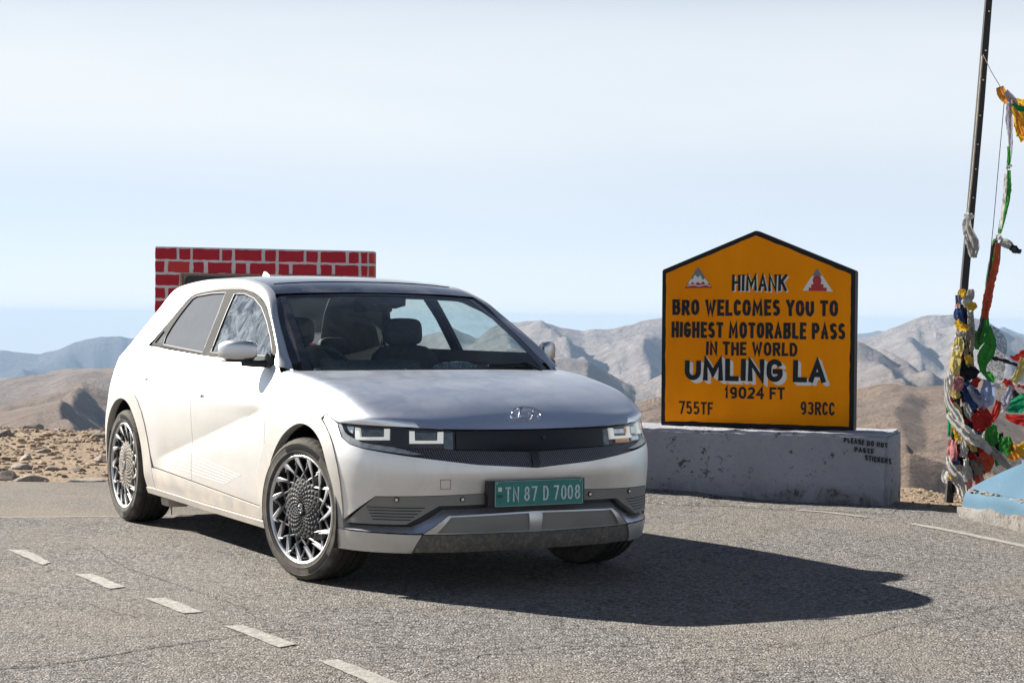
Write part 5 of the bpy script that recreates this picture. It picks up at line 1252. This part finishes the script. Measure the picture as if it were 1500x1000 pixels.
# ---------------------------------------------------------------- painted brick wall behind the car
M['brick_red']=wear_paint('brick_red_paint',(.42,.012,.028),(.55,.25,.25),.71,.55,.22,12);M['brick_bright']=wear_paint('brick_orange_red',(.50,.035,.03),(.55,.25,.25),.71,.5,.18,12)
M['mortar']=wear_paint('white_mortar_paint',(.62,.60,.62),(.45,.15,.16),.68,.7,.08,14)
BX,BD=-3.306,17.0
WALL=empty('brick_wall',(BX+1,BD+.15,0));tag(WALL,'low red wall painted with white brick joints, standing behind the car','wall')
wl_=lambda X,Dp,Zz: (X-BX-1,Dp-BD-.15,Zz)
bm=bmesh.new()
WR=2.02;TL=1.998
def topz(x): return TL-.012*(x)
ol=[(0,0)];
N=24
front=[];
b1=(.235,.99,1.20,1.752);b2=(1.17,1.735,1.20,1.748)
def solid(x0,x1,z0,z1,d0=0.0,d1=.30,tz=None):
    vv=[bm.verts.new(wl_(BX+x,BD+d,z)) for x,z in ((x0,z0),(x1,z0),(x1,z1 if tz is None else topz(x1)),(x0,z1 if tz is None else topz(x0))) for d in (d0,d1)]
    for q in ((0,2,4,6),(1,7,5,3),(0,1,3,2),(2,3,5,4),(4,5,7,6),(6,7,1,0)): bm.faces.new([vv[i] for i in q])
solid(0,WR-.06,b1[3],0,tz=1);solid(0,b1[0],-.1,b1[3]);solid(b1[1],b2[0],-.1,b1[3]);solid(b2[1],WR-.06,-.1,b1[3]);solid(b1[0],b1[1],-.1,b1[2]);solid(b2[0],b2[1],-.1,b2[2]);solid(b1[0],b1[1],b1[2],b1[3],.06,.28);solid(b2[0],b2[1],b2[2],b1[3],.06,.28)
# rounded right end
k=8;ringv=[]
for zz in (-.1,1):
    ringv.append([bm.verts.new(wl_(BX+WR-.06+.06*math.sin(a),BD+.06-.06*math.cos(a),topz(WR) if zz==1 else -.1)) for a in np.linspace(0,math.pi/2,k)]+[bm.verts.new(wl_(BX+WR,BD+.30,topz(WR) if zz==1 else -.1)),bm.verts.new(wl_(BX+WR-.06,BD+.30,topz(WR) if zz==1 else -.1))])
m_=len(ringv[0])
for i in range(m_-1): bm.faces.new((ringv[0][i],ringv[0][i+1],ringv[1][i+1],ringv[1][i]))
bm.faces.new(ringv[1])
bmesh.ops.recalc_face_normals(bm,faces=bm.faces[:])
bm_obj('mortar',bm,M['mortar'],WALL,smooth=True,sharp=25)
def brickmesh(w,h,seed):
    r=random.Random(seed);bm=bmesh.new();n=5
    loop=[]
    for (a,b,c_,d_) in ((0,0,1,0),(1,0,1,1),(1,1,0,1),(0,1,0,0)):
        kk=max(2,int((w if a!=c_ else h)/.035))
        for i in range(kk): loop.append((a+(c_-a)*i/kk,b+(d_-b)*i/kk))
    A=[bm.verts.new((x*w+r.uniform(-.004,.004),.0,z*h+r.uniform(-.004,.004))) for x,z in loop];B=[bm.verts.new((v.co.x*.98+w*.01,-.007,v.co.z*.97+h*.015)) for v in A]
    bm.faces.new(B)
    for i in range(len(A)): bm.faces.new((A[i],A[(i+1)%len(A)],B[(i+1)%len(A)],B[i]))
    bmesh.ops.recalc_face_normals(bm,faces=bm.faces[:])
    me=bpy.data.meshes.new('brick');bm.to_mesh(me);bm.free();me.materials.append(M['brick_red'] if seed%13 else M['brick_bright']);return me
xz=lambda p:(p-80)*.001517
r1=[(80,208),(225,292),(308,470),(488,545),(565,728),(748,815),(832,985),(1002,1068),(1088,1240),(1258,1318),(1335,1372)]
r2=[(80,135),(158,288),(312,375),(400,545),(568,635),(658,812),(832,895),(915,1065),(1088,1155),(1178,1318),(1335,1372)]
seed=0
for row in range(16):
    z1=1.982-.1215*row;z0=z1-(.098 if row else .100)
    src=r1 if row%2==0 else r2
    if row==3: src=[(80,138),(158,228)]+r2[2:]
    if row==2: src=[(80,225)]+[(240,300)]+r1[2:]
    for (a,b) in src:
        xa,xb=xz(a),xz(b);seed+=1
        if z1<.05: continue
        if z1<=1.78 and z1>1.2-.02:
            bad=False
            for bb in (b1,b2):
                if xb>bb[0]-.01 and xa<bb[1]+.01:
                    if xa<bb[0]-.05: xb=bb[0]-.015
                    elif xb>bb[1]+.05: xa=bb[1]+.015
                    else: bad=True
            if bad or xb-xa<.03: continue
        me=brickmesh(xb-xa,z1-z0,seed);o=bpy.data.objects.new('brick',me);o.location=wl_(BX+xa,BD-.0005,z0-.012*xa);link(o,WALL)
for row in range(2,-1,-1):       # bricks painted round the right-hand end
    z1=1.982-.1215*row-.024;v=[];kk=8
    for zz in (z1,z1-.098):
        for a in np.linspace(.25,math.pi/2,kk): v.append(wl_(BX+WR-.06+.067*math.sin(a),BD+.06-.067*math.cos(a),zz))
        v.append(wl_(BX+WR+.007,BD+.20,zz))
    mesh_obj('brick',v,grid_faces(2,kk+1),M['brick_bright'],WALL,smooth=True)  # end bricks take the brighter orange-red tone
for bb in (b1,b2):
    # dark board in the recess with a brown rounded frame
    def rr(x0,x1,z0,z1,r):
        o=[]
        for cx_,cz,a0 in ((x1-r,z1-r,0),(x0+r,z1-r,90),(x0+r,z0+r,180),(x1-r,z0+r,270)):
            for k in range(6): a=R(a0+18*k);o.append((cx_+r*math.cos(a),cz+r*math.sin(a)))
        return o
    bm=bmesh.new();A=[bm.verts.new(wl_(BX+x,BD+.030,z)) for x,z in rr(bb[0]+.03,bb[1]-.012,bb[2]+.02,bb[3]-.025,.05)];bm.faces.new(A)
    r=bmesh.ops.extrude_face_region(bm,geom=bm.faces[:]);
    for v in [g for g in r['geom'] if isinstance(g,bmesh.types.BMVert)]: v.co.y+=.029
    bmesh.ops.recalc_face_normals(bm,faces=bm.faces[:]);bm_obj('board',bm,simple('board_black',(.02,.024,.024),.5) if bb is b1 else bpy.data.materials['board_black'],WALL)
    bm=bmesh.new()
    add_box(bm,wl_(BX+(bb[0]+bb[1])/2,BD+.012,bb[3]-.006),(bb[1]-bb[0],.06,.012));add_box(bm,wl_(BX+bb[0]+.009,BD+.012,(bb[2]+bb[3])/2-.007),(.018,.059,bb[3]-bb[2]-.014))
    bm_obj('board_frame',bm,simple('board_frame_brown',(.30,.16,.10),.7) if bb is b1 else bpy.data.materials['board_frame_brown'],WALL)
# ---------------------------------------------------------------- blue plinth at the right edge
M['blue']=wear_paint('sky_blue_limewash',(.060,.125,.180),(.22,.19,.16),.635,.8,.10,6,38)
M['rawcement']=concrete('rough_cement',(.16,.15,.14),(.215,.205,.19),(.55,.60),(.08,.07,.06))
A0=Vector((3.178,12.88,0));lx=Vector((.219,-.976,0));rx_=Vector((.976,.219,0));
PL=empty('blue_plinth',A0+lx*1.2+rx_*1.2);tag(PL,'low pale blue painted masonry plinth with a rough bare cement foot at the right edge','plinth')
off_=-(lx*1.2+rx_*1.2)
def plin(name,rings,m,seed,res=8,amp=.008):
    v=[];n=4*24
    for (ins,z) in rings:
        c=[(ins,ins),(2.4-ins,ins),(2.4-ins,2.4-ins),(ins,2.4-ins)]
        for s in range(4):
            for k in range(24):
                a=np.array(c[s])+(np.array(c[(s+1)%4])-np.array(c[s]))*k/24;v.append((a[0],a[1],z))
    v=np.array(v);d=fbm(v[:,0]*6+v[:,2]*11,v[:,1]*6+v[:,2]*7,4,seed)*amp;v[:,2]+=d*1.2;v[:,0]+=d*np.sign(v[:,0]-1.2);v[:,1]+=d*np.sign(v[:,1]-1.2)
    P=[off_+lx*a+rx_*b+Zv*c for a,b,c in v];f=grid_faces(len(rings),n,wrap=True);return mesh_obj(name,P,f,m,PL,smooth=True,sharp=40)
plin('cement_foot',[(-.03,-.08),(-.028,.0),(-.025,.03),(-.02,.06),(-.015,.078),(-.004,.086),(.02,.090)],M['rawcement'],3,amp=.03)
plin('painted_side',[(.0,.07),(.002,.10),(.0,.13),(.004,.165),(.012,.186),(.03,.196),(.036,.200)],M['blue'],5,amp=.012)
o_=[( .030,.199),(.04,.211),(.12,.275),(.25,.375),(.40,.475),(.55,.56),(.70,.64),(.74,.65),(.75,.68),(.9,.75),(1.15,.82)]
plin('sloping_top',o_,M['blue'],8,amp=.010)
bm=bmesh.new();rs_=random.Random(4)       # lumps of bare plaster where the painted arris was knocked off
for k in range(60):
    s=.06+2.2*rs_.random()**1.2;w=.010+.022*rs_.random();c=off_+lx*s+rx_*(.016+.010*rs_.random())+Zv*(.186+.012*rs_.random())
    r=bmesh.ops.create_icosphere(bm,subdivisions=2,radius=1,matrix=Matrix.Translation(c)@Matrix.Rotation(-1.35,4,'Z')@Matrix.Diagonal((w*1.5,w*.6,w*.42,1)))
    for q in r['verts']: q.co+=Vector((rs_.uniform(-1,1),rs_.uniform(-1,1),rs_.uniform(-1,1)))*w*.10
tag(bm_obj('chipped_edge',bm,M['rawcement'],PL,smooth=True,sharp=40),kind='stuff')
# ---------------------------------------------------------------- pole, ropes, flags and scarves
D0=14.25
M['pole']=wear_paint('pole_dark_paint',(.030,.028,.027),(.25,.23,.20),.68,.45,.2,8)
pa=at(1389.5,724,D0+.05);pa.z=-.1;pb=at(1413,410,D0+.05);pc=at(1436,150,D0+.05);pd=at(1449,-12,D0+.05);pe=pd+(pd-pc)*1.2
POLE=empty('flag_pole',pa);tag(POLE,'tall dark square metal pole leaning slightly right, wrapped in flags at its foot','pole')
pts=[pa,pb,pc,pd,pe]
bm=bmesh.new();rg_=[]
for i,p in enumerate(pts):
    w=.027 if i<3 else .024;rg_.append([bm.verts.new(p-pa+Vector((sx*w,sy*w,0))) for sx,sy in ((-1,-1),(1,-1),(1,1),(-1,1))])
for i in range(4):
    for k in range(4): bm.faces.new((rg_[i][k],rg_[i][(k+1)%4],rg_[i+1][(k+1)%4],rg_[i+1][k]))
bm.faces.new(rg_[-1]);bm_obj('post',bm,M['pole'],POLE)
M['rope']=simple('pale_cord',(.55,.48,.36),.9,var=.2);M['rope_dark']=simple('dark_cord',(.05,.05,.05),.8)
for t in (18,75,118,170,212,248,290,330,360):
    q=pb.lerp(pd,(410-t)/422.0);bm=bmesh.new();bmesh.ops.create_icosphere(bm,subdivisions=1,radius=.008,matrix=Matrix.Translation(q-pa+Vector((.004,-.036,0))));bm_obj('bolt',bm,M['rope'],POLE)
C={'w':(.66,.64,.60),'y':(.72,.45,.05),'Y':(.62,.52,.20),'r':(.48,.035,.03),'R':(.62,.12,.06),'b':(.05,.09,.24),'B':(.30,.36,.55),'g':(.05,.27,.05),'G':(.02,.28,.13),'p':(.62,.28,.28),'l':(.45,.45,.56),'k':(.022,.024,.032),'o':(.70,.30,.05),'e':(.42,.41,.39),'n':(.33,.29,.22)}
CM={}
def cloth_mat(c):
    if c in CM:return CM[c]
    col=C[c];t=NT('cloth_'+{'w':'white','y':'yellow','Y':'faded_yellow','r':'red','R':'orange_red','b':'navy','B':'pale_blue','g':'green','G':'emerald','p':'pink','l':'lavender','k':'black','o':'orange','e':'grey','n':'beige'}[c])
    n=t.noise(14,5,.6);n2=t.noise(120,3,.6);c1=t.mix(t.ramp(n,.3,.7),tuple(k*.7 for k in col),col);c1=t.mix(t.ramp(n2,.58,.66,0,.35),c1,tuple(k*.35 for k in col))
    a=t.bsdf(Base_Color=c1,Roughness=.85,Specular_IOR_Level=.15,Normal=t.bump(n2,.3,.003));tl=t.node('ShaderNodeBsdfTranslucent',{'Color':c1});m=t.node('ShaderNodeMixShader',{0:.32});t.l.new(a.outputs[0],m.inputs[1]);t.l.new(tl.outputs[0],m.inputs[2]);CM[c]=t.done(m);return CM[c]
def cloth(name,c,pl,w,parent=None,fold=.35,n=None,seed=0,face=None,D=D0,taper=None,twist=0,th=.03,depth=0):
    """a strip of cloth following px path pl with half widths w (px), gathered into folds"""
    r=random.Random(seed*13+5);P=[at(x,y,D+(dd if len(q)>2 else 0)+depth) for q in pl for (x,y,dd) in [((*q,0) if len(q)==2 else q)]]
    k=D/CF;K=len(P);ww=[a*k for a in (w if isinstance(w,(list,tuple)) else [w]*K)]
    tt=np.linspace(0,K-1,max(16,int(sum((P[i+1]-P[i]).length for i in range(K-1))/.011)));Pn=np.array([p[:] for p in P])
    Pp=nat_spline(np.arange(K),Pn)(tt) if K>2 else np.array([Pn[0]+(Pn[1]-Pn[0])*s for s in tt])
    wi=np.interp(tt,np.arange(K),ww);nw=21;ph=r.uniform(0,6);nf=r.uniform(1.2,2.4);U_=np.linspace(-1,1,nw);rows=[];L=sum((P[i+1]-P[i]).length for i in range(K-1))
    SS,UU=np.meshgrid(tt/(K-1)*L,U_,indexing='ij');WW=wi[:,None]
    crease=np.abs(np.sin(UU*math.pi*nf*.5+ph+.8*np.sin(SS*9+ph)))-.6
    cr=fbm(SS*16+seed*3.7,UU*WW*26+seed,3,seed+60,.55,ridged=True)-.5
    edge=1+.10*fbm(SS*30+seed,UU*0+seed*.7,3,seed+90)+.10*np.sin(SS*23+ph)
    off1=(crease*fold*WW*.95+cr*np.minimum(WW*.30,.012));off2=UU*WW*edge+cr*.004
    for i,t_ in enumerate(tt):
        d=Vector(Pp[min(i+1,len(tt)-1)]-Pp[max(i-1,0)]).normalized();v=Vector((0,1,0));s=d.cross(v).normalized();v=s.cross(d)
        tw=twist*t_+.45*math.sin(t_*1.3+ph)
        s2=s*math.cos(tw)+v*math.sin(tw);v2=v*math.cos(tw)-s*math.sin(tw)
        for j in range(nw): rows.append(Vector(Pp[i])+s2*float(off2[i,j])+v2*float(off1[i,j])+Vector((0,0,float(cr[i,j])*.006)))
    o=mesh_obj(name,rows,grid_faces(len(tt),nw),cloth_mat(c),parent,smooth=True);return o
def string(name,path,label,cat,flags,cord=True,r=.004,mat='rope',D=D0,group=None):
    e=empty(name,at(*path[0],D)*1.0);tag(e,label,cat,group)
    if cord:
        P=[at(x,y,D) for x,y in path]
        o=tube('cord',[p-e.location for p in P],r,M[mat],e,6)
    for i,f in enumerate(flags):
        o=cloth('flag',f[0],f[1],f[2],None,*f[3:4],seed=i+len(name)+len(flags)*7,D=D,depth=(f[4] if len(f)>4 else 0))
        for v in o.data.vertices: v.co-=e.location
        o.parent=e
    return e
# thin lines from the top of the pole
string('rope',[(1440,80),(1452,105),(1467,130)],'thin pale line from the pole to the knot of yellow cloth','rope',[],r=.003,D=D0)
string('rope',[(1439,82),(1431,180),(1424,260),(1418,316)],'pale rope running down the face of the dark pole to the tied white scarf','rope',[],r=.006,D=D0-.03)
string('rope',[(1471,150),(1462,250),(1455,330),(1450,380),(1438,470)],'thin dark line hanging from the knotted cloths down to the bundle','rope',[],r=.003,mat='rope_dark',D=D0)
def single(name,c,pl,w,label,cat,fold=.35,seed=0,D=D0,depth=0,twist=0,group=None):
    group=group or 'scarves tied round the flag pole'
    o=cloth(name,c,pl,w,None,fold,seed=seed,D=D,depth=depth,twist=twist);tag(o,label,cat,group);return o
single('ceremonial_scarf','e',[(1419,314),(1418,335),(1424,355),(1425,378)],[4,9,10,5],'dirty white scarf knotted to the pole halfway up and hanging limp','scarf',.5,1,depth=-.04)
single('ceremonial_scarf','w',[(1414,314),(1420,318),(1426,315)],[4,5,4],'small white knot of cloth tied round the pole above the hanging scarf','scarf',.5,2,depth=-.06)
up=string('cloth_line',[(1467,130),(1478,150),(1478,200),(1476,245),(1472,290),(1463,345)],'vertical line of lavender and green cloth, a yellow flag flying at its top','prayer flags',[
 ('o',[(1464,128),(1470,140),(1478,150)],[6,9,6],.5),('l',[(1474,134),(1482,145),(1486,156)],[4,7,6],.4),('y',[(1482,150),(1496,162),(1512,178)],[7,17,22],.35),('y',[(1486,150),(1498,180),(1506,205)],[5,14,12],.4,.03),('G',[(1484,152),(1495,160),(1508,158)],[3,5,4],.3,-.03),('o',[(1490,165),(1494,185),(1498,200)],[3,6,4],.3,-.02),
 ('l',[(1477,152),(1479,185),(1480,215),(1477,243)],[4,5,4.5,3],.4),('g',[(1477,215),(1478,232),(1477,248)],[2,3,2],.3,-.02),('w',[(1476,243),(1478,247)],[5,5],.5,-.03),('g',[(1477,250),(1476,280),(1470,315),(1464,343)],[3,4.5,4.5,3],.35),('w',[(1473,255),(1471,290),(1465,335)],[2,3,2.5],.3,-.02),
 ('w',[(1462,344),(1464,352)],[5,6],.6,-.03),('e',[(1465,355),(1474,358),(1480,362)],[5,8,6],.6,-.02),('k',[(1478,360),(1488,366),(1496,369)],[5,5,3],.5)],r=.004)
lean=string('cloth_line',[(1463,345),(1454,362),(1446,420),(1438,475),(1432,505)],'leaning line wound in green and orange-red cloth above the bundle of flags','prayer flags',[
 ('g',[(1459,350),(1454,380),(1448,420),(1442,465)],[4,6,5.5,5],.35,.02),('k',[(1450,400),(1444,440),(1437,480),(1432,505)],[3,4,4,3],.3,.03),('R',[(1462,356),(1459,385),(1452,410),(1447,440),(1443,460)],[5,5.5,6,7,5],.35,-.02),('R',[(1449,415),(1446,440),(1442,466)],[3,8,6],.4,-.03),
 ('g',[(1444,464),(1440,485),(1433,500),(1431,512)],[4,9,8,4],.4,-.01),('g',[(1447,478),(1450,505),(1441,525),(1440,545)],[4,9,10,5],.4,-.05),('g',[(1440,545),(1450,552),(1457,558)],[5,6,3],.4,-.04)],r=.012,mat='pole')
# dark mesh net beyond the bundle
def net_mat():
    t=NT('torn_net');n=t.noise(60,4,.6);tr=t.node('ShaderNodeBsdfTransparent');d=t.bsdf(Base_Color=(.10,.11,.10),Roughness=.9);m=t.node('ShaderNodeMixShader',{0:t.ramp(n,.4,.6,.25,.75)});t.l.new(tr.outputs[0],m.inputs[1]);t.l.new(d.outputs[0],m.inputs[2]);return t.done(m)
o=cloth('torn_net','e',[(1452,480),(1462,505),(1460,530),(1452,552)],[5,14,20,16],None,.3,seed=5,depth=.06);o.data.materials.clear();o.data.materials.append(net_mat());tag(o,'torn grey gauze hanging behind the green cloth right of the pole','netting')
for i,L in enumerate(([(1450,478),(1458,490),(1464,510)],[(1455,525),(1468,522),(1478,520)],[(1452,520),(1475,528),(1500,536)])):
    pass
# flags and scarves wound round the pole, top to bottom
wrapf=[('y',[(1404,426),(1410,430),(1416,428)],[4,6,5],.5),('e',[(1422,424),(1421,434),(1415,441)],[4,6,5],.7,-.03),('b',[(1403,432),(1405,445)],[4,5],.5),('p',[(1403,440),(1402,452)],[3,4],.4),('w',[(1409,440),(1418,446),(1423,455)],[5,8,6],.6,-.04),('y',[(1418,446),(1424,450),(1428,454)],[5,7,5],.5,-.06),
('b',[(1405,452),(1404,462),(1408,474)],[5,8,6],.5,-.02),('k',[(1412,455),(1415,465),(1413,480)],[5,7,7],.5),('e',[(1422,456),(1423,470),(1424,490)],[5,6,5],.6,-.02),('y',[(1401,470),(1408,478),(1420,482)],[4,7,4],.5,-.05),('e',[(1402,486),(1408,490),(1414,486)],[5,7,4],.6,-.03),('n',[(1422,480),(1420,500),(1417,515)],[6,8,7],.5,-.02),
('Y',[(1404,494),(1403,510),(1402,524)],[6,9,7],.3,-.04),('k',[(1412,500),(1413,520),(1413,540)],[6,8,8],.5),('n',[(1418,510),(1420,525),(1422,540)],[6,7,6],.5,-.02),('w',[(1398,508),(1401,514)],[5,5],.7,-.06),('Y',[(1402,521),(1399,535),(1398,550)],[7,9,7],.3,-.05),('k',[(1410,540),(1420,548),(1432,541)],[6,11,5],.4,-.03),('y',[(1417,520),(1420,533)],[5,5],.4,-.05),
('w',[(1394,548),(1391,560),(1393,572)],[7,8,6],.6,-.05),('p',[(1400,553),(1404,562),(1399,572)],[6,9,6],.6,-.08),('k',[(1406,560),(1416,575),(1424,592)],[9,15,14],.4,-.02),('r',[(1424,556),(1434,563)],[6,8],.4,-.02),('b',[(1412,562),(1424,580),(1432,598)],[8,12,8],.5,-.06),('l',[(1420,565),(1432,582),(1446,598)],[4,8,7],.5,-.08),
('r',[(1389,582),(1394,592),(1398,600)],[4,6,4],.5,-.02),('g',[(1389,590),(1392,605)],[5,6],.4,.0),('Y',[(1397,590),(1402,604),(1406,615)],[4,7,6],.4,-.04),('k',[(1408,595),(1420,612),(1430,625)],[10,14,10],.5,-.01),('e',[(1412,590),(1420,606),(1428,618)],[4,6,4],.5,-.06),('r',[(1428,606),(1438,618),(1446,628)],[8,15,10],.35,-.10),('r',[(1436,596),(1444,606),(1450,616)],[5,8,6],.4,-.08),
('G',[(1391,610),(1393,625),(1391,640)],[4,6,4],.4),('y',[(1398,622),(1402,634),(1404,646)],[5,7,5],.4,-.06),('p',[(1396,645),(1395,662),(1397,676)],[6,9,6],.4,-.04),('b',[(1397,670),(1399,682)],[6,7],.4,-.03),('k',[(1405,650),(1408,675),(1410,700)],[8,12,10],.5,.03),('k',[(1424,650),(1434,675),(1440,695)],[10,14,8],.5,.04),
('w',[(1409,642),(1412,658),(1411,670)],[5,7,5],.5,-.05),('Y',[(1415,636),(1423,648),(1428,662)],[4,7,4],.4,-.06),('w',[(1414,672),(1416,688),(1419,704)],[4,7,6],.6,-.05),('b',[(1420,676),(1427,690),(1430,704)],[4,6,4],.5,-.04),('n',[(1423,676),(1430,686),(1433,696)],[3,6,4],.4,-.07),('r',[(1420,664),(1427,674)],[5,6],.4,-.02),('r',[(1446,648),(1442,660),(1450,672)],[6,10,8],.4,-.04),('R',[(1441,662),(1447,676),(1446,692)],[8,10,3],.3,-.10),('R',[(1428,694),(1434,706),(1437,712)],[4,4,2],.4,-.05),('e',[(1437,680),(1440,690)],[5,6],.5,-.02),('p',[(1418,700),(1417,712),(1416,722)],[6,7,4],.5,-.02),('e',[(1410,700),(1412,712)],[6,5],.5)]
fr_=random.Random(21)
for _ in range(46):
    yy=fr_.uniform(470,716);wd=np.interp(yy,[470,545,600,660,716],[10,16,26,28,18]);xx=np.interp(yy,[470,545,600,660,716],[1411,1410,1416,1420,1412])+fr_.uniform(-1,1)*wd;a_=fr_.uniform(-.9,.9);L_=fr_.uniform(9,20)
    wrapf.append((fr_.choice('wwekbBrYnlgpkRn'),[(xx,yy),(xx+L_*.5*math.sin(a_),yy+L_*.5),(xx+L_*math.sin(a_*1.2),yy+L_)],[fr_.uniform(2,4),fr_.uniform(4,8),fr_.uniform(2,6)],.6,fr_.uniform(-.03,.06)))
string('prayer_flag_bundle',[(1404,426),(1400,520),(1394,620),(1390,700)],'thick bundle of faded prayer flags wound round the foot of the dark pole','prayer flags',wrapf,r=.006)
single('ceremonial_scarf','w',[(1385,555),(1389,590),(1402,612),(1412,630),(1428,640)],[3,5.5,6,5,4],'long white scarf looping left round the pole and crossing the bundle','scarf',.6,11,depth=-.11)
single('ceremonial_scarf','w',[(1388,604),(1400,622),(1422,640),(1440,652),(1452,664)],[4,7,9,8,4],'broad white scarf slung across the front of the flag bundle','scarf',.6,12,depth=-.14)
single('ceremonial_scarf','e',[(1448,655),(1462,668),(1474,680),(1482,686)],[5,6,5,3],'greyish white scarf trailing down right towards the blue plinth','scarf',.6,13,depth=-.10)
single('ceremonial_scarf','w',[(1388,668),(1392,684),(1402,702),(1411,728)],[3,6,8,6],'white scarf hanging from the bottom of the bundle to the ground','scarf',.6,14,depth=-.10)
single('ceremonial_scarf','w',[(1386,690),(1384,700),(1388,706)],[4,5,4],'small white loop of scarf at the bottom left of the bundle','scarf',.6,15,depth=-.06)
single('ceremonial_scarf','w',[(1462,676),(1475,680),(1488,680)],[3,5,3],'thin white scarf curling just above the blue plinth','scarf',.5,16,depth=-.05)
string('tie_bands',[(1387,702),(1396,705)],'dark straps hanging straight down at the very foot of the pole','straps',[('k',[(1391,700),(1391,724)],[3,3],.2),('k',[(1397,706),(1397,722)],[2,2],.2),('y',[(1392,696),(1397,702)],[4,5],.5,-.06)],r=.003)
# strings running off to the right
string('prayer_flag_string',[(1425,548),(1445,560),(1470,570),(1500,560),(1530,545)],'string of small flags running right from the pole at mid height, pale blue and red','prayer flags',[
 ('B',[(1448,556),(1447,575),(1442,590)],[8,13,11],.3,-.04),('w',[(1458,560),(1466,568)],[4,6],.4,-.05),('l',[(1481,565),(1474,585),(1468,600)],[4,7,7],.4,-.05),('r',[(1470,557),(1478,563),(1484,572)],[4,6,3],.4,-.02),('Y',[(1498,524),(1493,545),(1484,560)],[4,7,5],.4,-.04),('r',[(1480,522),(1490,525),(1503,519)],[1.5,6,8],.3,0),('k',[(1450,524),(1475,530),(1500,540)],[2.5,3,2.5],.3,.02),('k',[(1484,572),(1490,582),(1500,590)],[4,7,6],.4,.02),('r',[(1490,566),(1505,568)],[2,2],.3,0)],r=.004)
string('prayer_flag_string',[(1440,620),(1462,600),(1480,595),(1530,585)],'string of flags running right with an emerald flag and red flags','prayer flags',[
 ('G',[(1474,601),(1488,594),(1506,590)],[4,12,15],.35,-.04),('r',[(1473,610),(1488,614),(1506,616)],[3,7,9],.35,-.02),('w',[(1470,590),(1468,604)],[5,5],.4,-.06),('r',[(1463,588),(1458,604),(1452,618)],[5,6,3],.4,-.07)],r=.004)
string('prayer_flag_string',[(1446,632),(1470,650),(1500,668),(1540,690)],'string of flags sloping down right, green and golden yellow, towards the blue plinth','prayer flags',[
 ('g',[(1455,622),(1452,636),(1458,652)],[6,11,6],.35,-.04),('k',[(1462,634),(1462,650),(1464,665)],[7,9,8],.4,.02),('g',[(1474,640),(1474,654),(1480,664)],[7,13,8],.35,-.04),('o',[(1480,650),(1484,664),(1488,674)],[8,11,8],.4,-.02),('y',[(1494,650),(1499,658),(1508,668)],[9,12,12],.35,-.05),('G',[(1460,668),(1464,682)],[5,6],.4,.0),('B',[(1498,668),(1501,678)],[5,5],.4,0)],r=.004)
